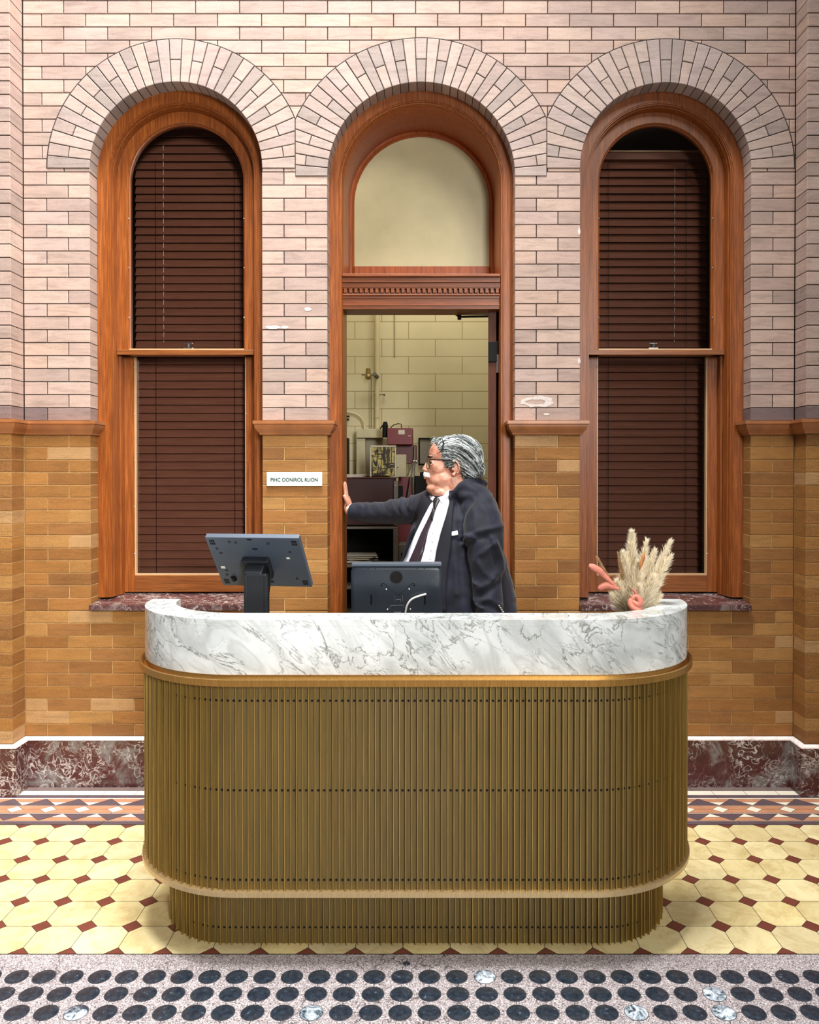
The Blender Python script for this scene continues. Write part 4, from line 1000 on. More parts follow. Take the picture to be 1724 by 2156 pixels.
for p in (775, 790, 878, 894): b = bmesh.new(); ball(b, SP(p, 1197, 0), .0018, 8, 6); build('vent_hole', b, 'black', sh)
for p in (781.5, 894.5): b = bmesh.new(); tube(b, [SP(p, 1252, 0), SP(p, 1272, 0)], .003, 8); build('keyhole_slot', b, 'black', sh)
for p in ((813, 1241), (861, 1240.5), (815.5, 1283), (863.5, 1282.5)): b = bmesh.new(); ball(b, SP(*p, 0), .0042, 12, 8); build('bright_screw', b, 'steel', sh)
for p in ((829.5, 1254, 1266), (847.5, 1254, 1266)): b = bmesh.new(); tube(b, [SP(p[0], p[1]), SP(p[0], p[2])], .0012, 6); build('clip', b, 'steel', sh)
b = bmesh.new()
for pl, r_ in (([(834, 1266), (834, 1262), (843, 1262), (843, 1266)], .0016), ([(820, 1281), (822, 1275), (850, 1274), (851, 1280)], .0012), ([(829, 1289), (844, 1289)], .0016)):
    b = bmesh.new(); tube(b, [SP(*p) for p in pl], r_, 6); build('wire_clip', b, 'steel', sh)
b = bmesh.new()
tube(b, *crv([SP(853, 1296, .01), SP(853.5, 1288, .012), SP(857, 1274, .014), SP(866, 1262, .014), SP(880, 1255.5, .012), SP(897, 1250.5, .004)], .0036), 10); k = build('white_cable', b, 'cable'); adopt(dq, k)
b = bmesh.new(); box(b, xq-.03, xq+.03, yq+.07, yq+.11, zwt+.01, ztq-.15, 0, .004); box(b, xq-.1, xq+.1, yq+.0, yq+.105, zwt+.0005, zwt+.012, 0, .003); adopt(dq, build('stand', b, 'blackpl'))

# ================================================================ dried bouquet
random.seed(21)
yf_ = yd(2.93)
bq = thing('dried_bouquet', (X(1336, 1290, yf_), yf_, zwt), 'dried cream pampas bouquet with coral flowers at the right end of the marble counter', 'dried flowers')
base = V(1332, 1318, yf_)
b = bmesh.new(); bx, bz = base.x, zwt
prof = [(0.0, .001), (.05, .001), (.058, .02), (.06, .06), (.05, .1), (.042, .125), (.046, .14)]
rings = [[b.verts.new((bx+r_*math.cos(2*PI*k/24), yf_+r_*math.sin(2*PI*k/24), bz+z_)) for k in range(24)] for r_, z_ in prof[1:]]
face(b, rings[0][::-1])
for i in range(len(rings)-1):
    for k in range(24): face(b, (rings[i][k], rings[i][(k+1)%24], rings[i+1][(k+1)%24], rings[i+1][k]))
adopt(bq, build('vase', b, plain('dark_glass_vase', srgb(60,56,50), .2), smooth=True))
M['pampas'] = plain('cream_pampas', srgb(255,243,216), .8, var=.25, scale=60)
M['pampas2'] = plain('tan_grass', srgb(206,170,124), .8, var=.35, scale=60)
M['coral'] = plain('coral_dyed_flower', srgb(208,124,104), .6, var=.3, scale=40)
M['brownleaf'] = plain('brown_leaf', srgb(176,110,52), .6, var=.3, scale=50)
def strand(b, p, d, ln, w_, droop=0.15, mi=0):
    """thin three-sided hair from p along d"""
    d = d.normalized(); q = p+d*ln*.5+Vector((0, 0, -droop*ln*.1)); e = p+d*ln+Vector((0, 0, -droop*ln*.5))
    s_ = d.cross(Vector((random.uniform(-1, 1), random.uniform(-1, 1), random.uniform(-1, 1)))).normalized()*w_
    s2 = d.cross(s_).normalized()*w_
    a = [b.verts.new(p+s_), b.verts.new(p-s_*.5+s2*.8), b.verts.new(p-s_*.5-s2*.8)]; c = [b.verts.new(q+s_), b.verts.new(q-s_*.5+s2*.8), b.verts.new(q-s_*.5-s2*.8)]; t_ = b.verts.new(e)
    for k in range(3): face(b, (a[k], a[(k+1)%3], c[(k+1)%3], c[k]), mi); face(b, (c[k], c[(k+1)%3], t_), mi)
def plume(tip, dy, wid, n, mat='pampas', name='pampas_plume', start=0.12, lab=None, hair=.030):
    tp = V(*tip, yf_+dy); ax = tp-base; L_ = ax.length; dr = ax.normalized(); b = bmesh.new()
    tube(b, [base, base+ax*.5, tp-ax*.02], [.0016, .0013, .0006], 5)
    for i in range(int(n*1.5)):
        t_ = start+(1-start)*random.random()**0.8; rr = wid*math.sin(PI*min(1, max(.04, (t_-start*.6)/(1-start*.6))))**1.1
        u_ = Vector((random.gauss(0, 1), random.gauss(0, 1), random.gauss(0, .6))); u_ -= dr*u_.dot(dr); u_.normalize()
        p = base+ax*t_+u_*rr*random.random()*.55
        d = dr*1.0+u_*random.uniform(.15, .75); strand(b, p, d, hair*1.6*(.5+random.random())*(1.25-.85*t_), .0007)
    k = build(name, b, mat); adopt(bq, k)
    if lab: k['label'] = lab
for tip, dy, wd, n in (((1330, 1122), .0, .034, 1500), ((1312, 1165), -.03, .034, 900), ((1361, 1140), .01, .02, 700), ((1410, 1142), .0, .024, 900), ((1411, 1172), -.03, .02, 800), ((1378, 1160), .03, .024, 800),
                       ((1343, 1185), -.06, .036, 1100), ((1375, 1215), -.05, .034, 900), ((1300, 1225), -.04, .03, 900), ((1386, 1255), -.02, .028, 700), ((1290, 1252), -.02, .022, 600), ((1343, 1235), -.08, .034, 900), ((1390, 1195), .02, .022, 600)):
    plume(tip, dy, wd, n)
plume((1257, 1174), -.01, .011, 700, 'pampas2', 'brown_grass_spike', .35, 'tan brown seed spike leaning left', .014)
plume((1301, 1164), -.05, .011, 500, 'pampas2', 'bunny_tail', .62, 'short tan tail grass', .010)
b = bmesh.new(); a_, c_ = V(1346, 1200, yf_-.09), V(1357, 1162, yf_-.08); tube(b, [a_, a_.lerp(c_, .3), a_.lerp(c_, .7), c_], [(.002, .001), (.006, .002), (.007, .002), (.001, .001)], 10); k = build('brown_leaf', b, 'brownleaf', smooth=True); adopt(bq, k)
for pts, rs in (([(1300, 1238), (1274, 1214), (1262, 1202), (1248, 1194), (1240, 1190)], (.002, .0075, .010, .0095, .004)), ([(1305, 1240), (1286, 1235), (1274, 1233), (1262, 1238), (1259, 1240)], (.002, .009, .0105, .008, .002))):
    b = bmesh.new()
    for o_ in (-1, 1): tube(b, *crv([V(px, py, yf_-.06+o_*.006)+Vector((0, 0, o_*.002)) for px, py in pts], [(r_*1.05, r_*.5) for r_ in rs]), 14)
    k = build('coral_petal', b, 'coral', smooth=True); adopt(bq, k)
b = bmesh.new(); cp = [(1331, 1240), (1337, 1246), (1338, 1253), (1330, 1257), (1328, 1252)]
tube(b, *crv([V(px, py, yf_-.12) for px, py in cp], [.003, .005, .005, .005, .003]), 10)
cp = [(1330, 1262), (1337, 1256), (1345, 1260), (1348, 1268), (1343, 1273), (1334, 1268), (1329, 1264), (1327, 1272), (1332, 1280), (1341, 1284), (1350, 1279)]
tube(b, *crv([V(px, py, yf_-.125+.004*math.sin(i*1.3)) for i, (px, py) in enumerate(cp)], [.005, .009, .011, .011, .010, .009, .010, .011, .012, .013, .009]), 14)
k = build('coral_flower', b, 'coral', smooth=True); adopt(bq, k)

# ================================================================ the person
random.seed(5)
YH = yd(3.86)                                    # plane through the middle of the head
U1 = 3.86/FPX
SKIN = NT('weathered_skin'); v = SKIN.coord(); n1 = SKIN.noise(v, 30, 4, .6); n2 = SKIN.noise(v, 160, 3)
SKIN.color(SKIN.ramp(n1, [(.30, srgb(168,104,84)), (.5, srgb(200,142,118)), (.7, srgb(220,168,144))])); SKIN.bump(n2, .25, .001); SKIN.b.inputs['Subsurface Weight'].default_value = .05; M['skin'] = SKIN.set(.45, 0, .5)
def tl(b, pts, seg=20, ref=Vector((0, 1, 0))):
    """pts: (px, py, depth d, half width a in metres [, half depth b])"""
    tube(b, [V(p[0], p[1], yd(p[2])) for p in pts], [(p[3], p[4] if len(p) > 4 else p[3]) for p in pts], seg, ref)
def el(b, px, py, rx, rz, ry, dy=0.0, rot=0):
    c = V(px, py, YH+dy); ball(b, c, (rx*U1, ry, rz*U1), 24, 16, rot=Matrix.Rotation(math.radians(rot), 3, 'Y') if rot else None)
b = bmesh.new()
# skull, face, jowls: profile to the left
el(b, 962, 962, 49, 41, .078); el(b, 928, 956, 25, 28, .064); el(b, 926, 986, 27, 34, .062); el(b, 934, 1010, 34, 26, .071)
el(b, 909, 1013, 12.5, 12, .03); el(b, 905, 1002, 12.5, 9, .034); el(b, 922, 1028, 25, 15, .058); el(b, 943, 1030, 30, 22, .066); el(b, 929, 1036, 22, 14, .070); el(b, 946, 1042, 20, 16, .078)
el(b, 908, 963.5, 7, 5, .046); el(b, 914, 984, 14, 15, .054)
tube(b, [V(905, 966, YH), V(899.5, 976, YH), V(894.5, 986, YH)], [(.008, .009), (.009, .010), (.011, .013)], 12)
el(b, 894.5, 988, 5.6, 5, .014); el(b, 900, 990.5, 5.5, 4.2, .020); el(b, 896.5, 1000.5, 4.5, 2.6, .018); el(b, 896.5, 1006.5, 4.8, 2.6, .020)
tl(b, [(950, 1005, 3.86, .075, .068), (958, 1030, 3.86, .078, .07), (968, 1060, 3.87, .08, .08)])
for s_ in (-1, 1):
    c = V(960, 984, YH+s_*.078)
    rim = [V(957+9.5*math.sin(a_)-1.5*math.cos(a_), 984-14*math.cos(a_), YH+s_*(.086+.004*math.sin(a_))) for a_ in [-.5+k*.36 for k in range(10)]]
    tube(b, rim, .0045, 8); ball(b, V(960, 985, YH+s_*.076), (.016, .006, .028), 20, 12); ball(b, V(955, 999, YH+s_*.082), (.010, .006, .010), 16, 10); ball(b, V(953, 988, YH+s_*.080), (.006, .007, .007), 12, 8)
head_me = remesh(b, .0028, 3)
b = bmesh.new()                                  # trunk, arms and legs under the clothes
tl(b, [(962, 1045, 3.87, .085, .08), (970, 1070, 3.87, .15, .12), (962, 1120, 3.87, .18, .15), (955, 1190, 3.87, .21, .19), (958, 1290, 3.88, .23, .21), (962, 1400, 3.90, .22, .19)])
tl(b, [(1012, 1066, 3.80, .06), (1014, 1110, 3.70, .062), (1016, 1170, 3.66, .055), (1024, 1230, 3.63, .046), (1029, 1300, 3.59, .038), (1031, 1330, 3.57, .030)])
tl(b, [(905, 1062, 3.93, .05), (868, 1073, 4.0, .048), (820, 1078, 4.08, .042), (780, 1078, 4.15, .036), (745, 1075, 4.19, .030, .034), (731, 1074, 4.205, .026, .032)], ref=Vector((0, 1, 0)))
for s_ in (-1, 1):
    x_ = 962+s_*26; tl(b, [(x_, 1380, 3.90+s_*-.06, .12, .13), (x_+4, 1450, 3.90-s_*.1, .10, .11), (x_+6, 1540, 3.92-s_*.12, .065, .07), (x_+8, 1630, 3.95-s_*.12, .045, .05), (x_+8, 1668, 3.95-s_*.12, .04, .045)], ref=Vector((0, 1, 0)))
body_me = remesh(b, .007, 4)
# hands: palm block + five separate fingers, each with its own bend
def finger(b, pts, r0, r1):
    n = len(pts); tube(b, pts, [r0+(r1-r0)*i/(n-1) for i in range(n)], 10); ball(b, pts[-1], r1*1.02, 12, 8); ball(b, pts[0], r0, 12, 8)
b = bmesh.new()
# far hand flat against the jamb, fingers up, thumb towards the hall
jx = ARCH[1][0]-(ARCH[1][2]-0.066)               # inner face of the left jamb
yj = 0.145
def H(u, y_, z_): return Vector((jx+u, y_, z_))
zwr = Z(1075, yj); 
tube(b, [H(.056, yj-.01, zwr-.012), H(.040, yj-.012, zwr+.002), H(.027, yj-.006, zwr+.032), H(.019, yj, zwr+.078)], [(.032, .030), (.030, .034), (.022, .042), (.013, .044)], 16); ball(b, H(.030, yj-.038, zwr+.012), (.024, .02, .032), 16, 12)
for i, (ln, dy_) in enumerate(((.070, -.034), (.079, -.012), (.074, .011), (.058, .033))):
    y0 = yj+dy_; z0 = zwr+.072; sp_ = dy_*.25
    finger(b, [H(.015, y0, z0), H(.013, y0+sp_*.3, z0+ln*.4), H(.0105, y0+sp_*.6, z0+ln*.75), H(.0095, y0+sp_*.8, z0+ln)], .0098, .0075)
finger(b, [H(.030, yj-.034, zwr+.016), H(.031, yj-.056, zwr+.036), H(.024, yj-.068, zwr+.058), H(.013, yj-.074, zwr+.080)], .0150, .0092)
# near hand resting on the staff worktop behind the marble
wx, wz = P(1031, 1330, yd(3.55)); wy = yd(3.55)
def G(x_, y_, z_): return Vector((wx+x_, wy+y_, wz+z_))
tube(b, [G(0, .02, .03), G(0, 0, 0), G(0, -.02, -.035), G(0, -.035, -.075)], [(.030, .024), (.032, .02), (.042, .017), (.044, .014)], 16)
for i, (ln, dx_) in enumerate(((.068, -.034), (.078, -.011), (.072, .012), (.056, .034))):
    finger(b, [G(dx_, -.036, -.07), G(dx_*1.05, -.046, -.07-ln*.45), G(dx_*1.05, -.045, -.07-ln*.8), G(dx_, -.036, -.07-ln)], .0098, .0076)
finger(b, [G(-.032, -.01, -.02), G(-.052, -.025, -.045), G(-.056, -.035, -.07), G(-.052, -.04, -.09)], .013, .009)
hand_me = remesh(b, .0028, 2)
b = bmesh.new(); 
for me_ in (head_me, body_me, hand_me): b.from_mesh(me_)
person = build('person', b, 'skin', smooth=True, recalc=False)
tag(person, 'person with grey hair and glasses in a navy suit, leaning a hand on the doorway', 'person')

# jacket
FAB = NT('navy_suit_wool'); v = FAB.coord(); n1 = FAB.noise(FAB.coord((7, 7, 3)), 2.2, 3, .5, 1.2); n2 = FAB.noise(v, 500, 2)
FAB.color(FAB.ramp(n1, [(.3, srgb(10,12,24)), (.7, srgb(20,24,41))])); FAB.b.inputs['Sheen Weight'].default_value = .1; M['navy'] = FAB.set(.75, 0, .3)
M['navy_d'] = plain('dark_lapel_wool', srgb(22,23,32), .8, spec=.3, var=.15); M['seam'] = plain('grey_seam_piping', srgb(84,88,104), .8)
b = bmesh.new()
tors = [(1044, 968, 1022, .05), (1056, 942, 1036, .08), (1068, 905, 1046, .115), (1090, 886, 1050, .18), (1120, 872, 1055, .20), (1150, 860, 1060, .22), (1184, 848, 1067, .24), (1230, 838, 1076, .26), (1284, 833, 1088, .265), (1340, 834, 1092, .26), (1400, 842, 1090, .24), (1425, 845, 1088, .235)]
tube(b, [V((a+c)/2, py, yd(3.88)) for py, a, c, dp in tors], [((c-a)/2*3.88/FPX, dp) for py, a, c, dp in tors], 32, Vector((0, 1, 0)))
el(b, 1000, 1036, 42, 20, .125, -.01, 26); el(b, 982, 1044, 26, 18, .12, -.02); tube(b, [V(*p) for p in ((950, 1046, yd(3.775)), (958, 1034, yd(3.765)), (970, 1021, yd(3.77)), (988, 1012, yd(3.79)), (1008, 1011, yd(3.83)), (1022, 1018, yd(3.88)), (1020, 1022, yd(3.93)), (990, 1018, yd(3.96)))], .015, 12)                                          # trapezius and collar mass
slv = [(1000, 1060, 3.84, .088), (1009, 1072, 3.78, .095), (1014, 1095, 3.72, .099), (1016, 1125, 3.68, .097), (1017, 1150, 3.66, .094), (1018, 1180, 3.65, .087), (1020, 1210, 3.64, .082), (1023, 1245, 3.62, .076), (1027, 1280, 3.60, .068), (1030, 1305, 3.58, .060), (1031, 1318, 3.57, .055)]
tl(b, slv, 28)
for k, (px, py, d, r_, a_) in enumerate(((1000, 1136, 3.60, .072, 20), (1022, 1158, 3.585, .07, -35), (1030, 1215, 3.585, .05, -40), (1012, 1235, 3.575, .05, 25), (1024, 1262, 3.56, .045, -30), (1012, 1278, 3.555, .04, 20))):
    ball(b, V(px, py, yd(d)), (r_, .030, .014), 16, 10, rot=Matrix.Rotation(math.radians(a_), 3, 'Y'))
slf = [(915, 1062, 3.93, .085, .09), (892, 1069, 3.96, .076, .075), (866, 1074, 4.01, .070), (838, 1077, 4.06, .068), (808, 1079, 4.11, .061), (783, 1080, 4.15, .056), (757, 1078, 4.18, .050), (738, 1076, 4.195, .047)]
tl(b, slf, 28, Vector((0, 1, 0)))
for px, py, d, rx_, rz_, a_ in ((872, 1066, 3.95, .010, .045, 25), (857, 1068, 4.0, .009, .045, 30), (842, 1068, 4.02, .008, .035, 35), (815, 1070, 4.07, .008, .035, 40), (790, 1070, 4.11, .007, .032, 40), (765, 1070, 4.14, .007, .03, 35)):
    ball(b, V(px, py, yd(d)), (rx_, .028, rz_), 12, 10, rot=Matrix.Rotation(math.radians(-a_), 3, 'Y'))
jm = remesh(b, .0075, 5)
# soft cloth folds
JN = [Vector(v_.normal) for v_ in jm.vertices]; JC = [Vector(v_.co) for v_ in jm.vertices]
for i_, p in enumerate(JC):
    q = noise.noise(Vector((p.x*9+p.z*5, p.y*7, p.z*11-p.x*4)))*.006+noise.noise(p*26)*.002
    JC[i_] = p+JN[i_]*q
def seg_d(px, py, pl):
    best = 1e9
    for (a, c), (e, f_) in zip(pl[:-1], pl[1:]):
        dx, dy = e-a, f_-c; t_ = max(0, min(1, ((px-a)*dx+(py-c)*dy)/(dx*dx+dy*dy))); best = min(best, math.hypot(px-a-dx*t_, py-c-dy*t_))
    return best
# creases and ridges of the cloth: (line, half width, height), on the hall side of the coat
folds = [([(1003, 1046), (985, 1062), (974, 1082), (969, 1104), (971, 1138)], 4.5, -.016), ([(971, 1140), (977, 1175), (985, 1210), (989, 1250), (995, 1290)], 4.5, -.020),
 ([(972, 1146), (985, 1131), (1005, 1120), (1030, 1114), (1056, 1108)], 4.5, .014), ([(976, 1158), (990, 1144), (1010, 1134), (1034, 1127)], 5, -.012), ([(1034, 1128), (1046, 1150), (1056, 1180), (1057, 1200)], 4.5, .013), ([(1026, 1135), (1036, 1158), (1045, 1190)], 5, -.010),
 ([(1002, 1180), (1018, 1205), (1040, 1222)], 5, .010), ([(1050, 1205), (1030, 1228), (1006, 1240)], 4.5, .011), ([(1052, 1222), (1034, 1242), (1012, 1252)], 4.5, -.010), ([(994, 1262), (1010, 1266), (1030, 1262), (1054, 1276)], 4, .010), ([(1000, 1278), (1024, 1272), (1050, 1286)], 4, -.008),
 ([(989, 1040), (1000, 1050), (1016, 1046), (1034, 1052)], 5, .007), ([(1010, 1060), (1024, 1080), (1032, 1100)], 6, .007), ([(995, 1072), (1000, 1092), (998, 1112)], 5, .007),
 ([(866, 1046), (862, 1062), (866, 1076)], 3.2, .012), ([(858, 1048), (853, 1064), (860, 1080)], 3, -.010), ([(846, 1048), (842, 1062), (850, 1082), (862, 1094)], 3.2, .011), ([(838, 1050), (836, 1064), (842, 1082)], 3, -.008), ([(822, 1053), (826, 1068), (838, 1084)], 3.2, .009),
 ([(808, 1055), (810, 1068), (820, 1080)], 3.2, -.006), ([(790, 1058), (794, 1070), (806, 1086)], 3.5, .008), ([(772, 1060), (775, 1072), (784, 1090)], 3.5, .007), ([(756, 1062), (758, 1074), (764, 1090)], 3.2, .006),
 ([(1066, 1150), (1072, 1200), (1082, 1260)], 5, .008), ([(955, 1140), (958, 1190), (962, 1250)], 6, .007), ([(965, 1150), (972, 1200), (976, 1260)], 5, -.007)]
# each fold line laid out in metres on the coat's own front plane
def plane(px, py): x_, z_ = P(px, py, yd(3.75)); return (x_, z_)
foldm = [([plane(*p_) for p_ in pl], w_*3.75/FPX, h_) for pl, w_, h_ in folds]
for i_, c_ in enumerate(JC):
    if JN[i_].y > .35: continue
    k_ = 3.75/(c_.y+DW); px, py = c_.x*k_, EYE+(c_.z-EYE)*k_; s_ = 0
    for pl, w_, h_ in foldm:
        if min(a[0] for a in pl)-.03 < px < max(a[0] for a in pl)+.03 and min(a[1] for a in pl)-.03 < py < max(a[1] for a in pl)+.03:
            e = seg_d(px, py, pl); s_ += h_*math.exp(-(e/w_)**2)
    JC[i_] = c_+JN[i_]*s_*.85
jm.vertices.foreach_set('co', [x_ for c_ in JC for x_ in c_]); jm.update()
bs = bmesh.new(); bs.from_mesh(jm)
for _ in range(3): bmesh.ops.smooth_vert(bs, verts=bs.verts, factor=.5, use_axis_x=True, use_axis_y=True, use_axis_z=True)
bs.to_mesh(jm); bs.free()
jm.materials.append(M['navy']); jacket = link('jacket', jm, person)
bmj = bmesh.new(); bmj.from_mesh(jm); bvh = BVHTree.FromBMesh(bmj); bmj.free(); hb0 = bmesh.new(); hb0.from_mesh(head_me); hbvh = BVHTree.FromBMesh(hb0); hb0.free()
cpos = Vector((0, -DW, EYE))
def onto(px, py, off):
    """point of the chest under this sight line, lifted off the cloth"""
    d = _ray(px, py).normalized(); h, nrm, i, ds = bvh.ray_cast(cpos, d)
    if py < 1058:
        h2 = hbvh.ray_cast(cpos, d)[0]
        if h2 is not None and (h is None or (h2-cpos).length < (h-cpos).length): h = h2
    if h is None: return V(px, py, yd(3.785))-d*off
    return h-d*off
def patch(name, left, right, off, mat, cols=10, thick=.003, sub=5, bulge=0.0):
    """cloth panel between two edge lines lying on the chest"""
    def dens(pl):
        out = []
        for i in range(len(pl)-1):
            for k in range(sub): t_ = k/sub; out.append((pl[i][0]*(1-t_)+pl[i+1][0]*t_, pl[i][1]*(1-t_)+pl[i+1][1]*t_))
        return out+[pl[-1]]
    A, B = dens(left), dens(right); b = bmesh.new(); fr = []; 
    pts = [[onto(A[i][0]+(B[i][0]-A[i][0])*k/cols, A[i][1]+(B[i][1]-A[i][1])*k/cols, 0) for k in range(cols+1)] for i in range(len(A))]
    for _ in range(3):                                                  # relax, then lift
        pts = [[(pts[max(i-1,0)][k]+pts[min(i+1,len(A)-1)][k]+pts[i][max(k-1,0)]+pts[i][min(k+1,cols)]+pts[i][k]*4)/8 if True else 0 for k in range(cols+1)] for i in range(len(A))]
    for i in range(len(A)):
        for k in range(cols+1):
            p = pts[i][k]; px = A[i][0]+(B[i][0]-A[i][0])*k/cols; py = A[i][1]+(B[i][1]-A[i][1])*k/cols
            d = _ray(px, py).normalized(); dist = (p-cpos).length; pts[i][k] = cpos+d*(dist-off-bulge*math.sin(PI*k/cols))
    f = [[b.verts.new(p) for p in r_] for r_ in pts]; g_ = [[b.verts.new(p+(p-cpos).normalized()*(thick+off)) for p in r_] for r_ in pts]
    n, m_ = len(f), cols+1
    for i in range(n-1):
        for k in range(m_-1): face(b, (f[i][k], f[i][k+1], f[i+1][k+1], f[i+1][k])); face(b, (g_[i][k], g_[i+1][k], g_[i+1][k+1], g_[i][k+1]))
    for i in range(n-1): face(b, (f[i][0], f[i+1][0], g_[i+1][0], g_[i][0])); face(b, (f[i][-1], g_[i][-1], g_[i+1][-1], f[i+1][-1]))
    for k in range(m_-1): face(b, (f[0][k], g_[0][k], g_[0][k+1], f[0][k+1])); face(b, (f[-1][k], f[-1][k+1], g_[-1][k+1], g_[-1][k]))
    o = build(name, b, mat, person, smooth=False)
    for p in o.data.polygons: p.use_smooth = True
    return o
M['shirt'] = NT('white_blue_stripe_shirt'); s = M['shirt']; wv_ = s.n('ShaderNodeTexWave'); wv_.inputs['Scale'].default_value = 55; wv_.inputs['Distortion'].default_value = .4
s.l(s.coord(), wv_.inputs['Vector']); s.color(s.ramp(wv_.outputs['Fac'], [(.1, srgb(206,208,232)), (.6, srgb(236,237,244))])); M['shirt'] = s.set(.7, 0, .3)
M['tie'] = plain('dark_plum_tie', srgb(44,32,42), .55, var=.2, scale=60); M['tie_k'] = plain('black_tie', srgb(24,22,26), .5)
patch('shirt', [(908, 1052), (903, 1064), (889, 1090), (874, 1122), (858, 1158), (845, 1190), (838, 1230), (836, 1290)], [(944, 1040), (946, 1058), (938, 1090), (928, 1122), (920, 1158), (914, 1190), (906, 1230), (900, 1290)], .004, 'shirt', 14, .003, 5, .006)
patch('shirt_collar', [(902, 1044), (906, 1050), (911, 1056)], [(912, 1044), (916, 1048), (918, 1053)], .016, 'shirt', 4, .003, 3)
patch('shirt_collar', [(925, 1051), (934, 1042), (944, 1031)], [(929, 1060), (938, 1051), (948, 1040)], .016, 'shirt', 4, .003, 3)
patch('tie', [(912, 1056), (911, 1070), (900, 1094), (886, 1122), (872, 1156), (857, 1190), (852, 1210)], [(925, 1056), (918, 1070), (910, 1096), (899, 1126), (888, 1160), (876, 1192), (872, 1212)], .014, 'tie', 6, .004, 5, .003)
patch('tie_tail', [(906, 1094), (897, 1126), (889, 1160), (874, 1192)], [(908, 1097), (900, 1128), (893, 1160), (889, 1192)], .010, 'tie', 3, .003, 5)
k = patch('tie_knot', [(914, 1048), (911, 1054), (912, 1062), (914, 1070)], [(924, 1048), (926, 1054), (922, 1062), (918, 1070)], .016, 'tie_k', 8, .010, 5, .010)
patch('tie_bar', [(909, 1070), (907, 1092)], [(914, 1070), (911, 1096)], .019, 'tie_k', 3, .003, 5, .002)
k = patch('lapel', [(889, 1040), (880, 1064), (873, 1090), (862, 1122), (850, 1158), (839, 1195), (835, 1240), (836, 1290)], [(912, 1054), (905, 1062), (890, 1090), (875, 1122), (859, 1158), (846, 1195), (840, 1240), (841, 1290)], .014, 'navy_d', 6, .004, 5, .003)
k = patch('lapel', [(945, 1034), (946, 1058), (938, 1090), (928, 1122), (919, 1158), (914, 1190), (908, 1240), (902, 1290)], [(960, 1030), (956, 1056), (952, 1092), (951, 1122), (948, 1158), (943, 1190), (938, 1245), (940, 1290)], .016, 'navy_d', 6, .004, 5, .003)
k = patch('lapel_seam', [(950, 1034), (947, 1046), (955, 1055)], [(951, 1034), (948.2, 1046), (956, 1054)], .022, 'seam', 1, .001, 5)
k = patch('pocket_square', [(949, 1120), (951, 1129)], [(963, 1117), (964.5, 1126)], .014, 'white', 4, .004, 3)
for t_ in range(5):
    b = bmesh.new(); ball(b, onto(914-2*t_, 1104+18*t_, .0095), (.004, .003, .004), 10, 8); build('shirt_button', b, 'cable', person)
for i_ in range(4):
    b = bmesh.new(); ball(b, V(1051+i_*2.6, 1276+i_*4.2, yd(3.535)), .0055, 10, 8); build('cuff_button', b, 'steel', person)
b = bmesh.new()                                  # shirt cuffs
tube(b, [V(748, 1076, yd(4.19)), V(737.5, 1075.5, yd(4.198))], [.038, .037], 24); build('shirt_cuff', b, 'shirt', person)
# trousers and shoes
b = bmesh.new()
tl(b, [(960, 1370, 3.89, .235, .21), (962, 1410, 3.90, .235, .2), (963, 1440, 3.90, .2, .19)])
for s_ in (-1, 1):
    x_ = 962+s_*26; tl(b, [(x_, 1400, 3.90+s_*-.06, .13, .14), (x_+4, 1450, 3.90-s_*.1, .115, .12), (x_+6, 1540, 3.92-s_*.12, .085, .09), (x_+8, 1630, 3.95-s_*.12, .07, .075), (x_+8, 1660, 3.95-s_*.12, .068, .072)], ref=Vector((0, 1, 0)))
tm = remesh(b, .009, 3); tm.materials.append(M['navy_d']); link('trousers', tm, person)
for s_ in (-1, 1):
    c = V(962+s_*26+8, 1650, yd(3.95-s_*.12)); b = bmesh.new(); 
    ball(b, (c.x-.07, c.y, .048), (.145, .05, .048), 24, 14); box(b, c.x-.2, c.x+.07, c.y-.045, c.y+.045, .002, .03, 0, .012)
    ball(b, (c.x, c.y, .075), (.06, .045, .05), 20, 12)
    sm = remesh(b, .006, 3); sm.materials.append(M['tie_k']); link('shoe', sm, person)
# ---- hair
pb = bmesh.new(); pb.from_mesh(head_me); pbv = BVHTree.FromBMesh(pb); pb.free()
def onface(px, py, off=0.0):
    d = _ray(px, py).normalized(); h, nrm, i, ds = pbv.ray_cast(cpos, d)
    return (h+nrm*off, nrm) if h else (V(px, py, YH-.02), Vector((-1, 0, 0)))
HM = NT('swept_grey_hair'); gg = HM.n('ShaderNodeNewGeometry')
HM.color(HM.ramp(gg.outputs['Random Per Island'], [(0, srgb(24,28,28)), (.32, srgb(52,58,58)), (.5, srgb(104,112,112)), (.7, srgb(168,176,176)), (1, srgb(226,230,230))], 'LINEAR')); M['hair'] = HM.set(.4, 0, .5)
M['hair_d'] = plain('hair_roots', srgb(34,38,38), .6, var=.3, scale=60)
b = bmesh.new(); el(b, 966, 956, 49, 38, .086); el(b, 990, 978, 27, 28, .084); el(b, 940, 944, 26, 23, .070); el(b, 999, 996, 17, 13, .07); el(b, 986, 999, 20, 13, .078)
hm_ = remesh(b, .005, 3); hm_.materials.append(M['hair_d']); cap = link('hair', hm_, person)
hb = bmesh.new(); hb.from_mesh(hm_); hbv = BVHTree.FromBMesh(hb); hb.free()
def bez(a, b_, c, d, t_): s_ = 1-t_; return (a[0]*s_**3+3*b_[0]*s_*s_*t_+3*c[0]*s_*t_*t_+d[0]*t_**3, a[1]*s_**3+3*b_[1]*s_*s_*t_+3*c[1]*s_*t_*t_+d[1]*t_**3)
def mixp(a, c, t_): return (a[0]+(c[0]-a[0])*t_, a[1]+(c[1]-a[1])*t_)
UP = ((909, 936), (930, 888), (1026, 890), (1022, 1000)); LO = ((930, 968), (945, 976), (966, 1002), (1004, 1016))
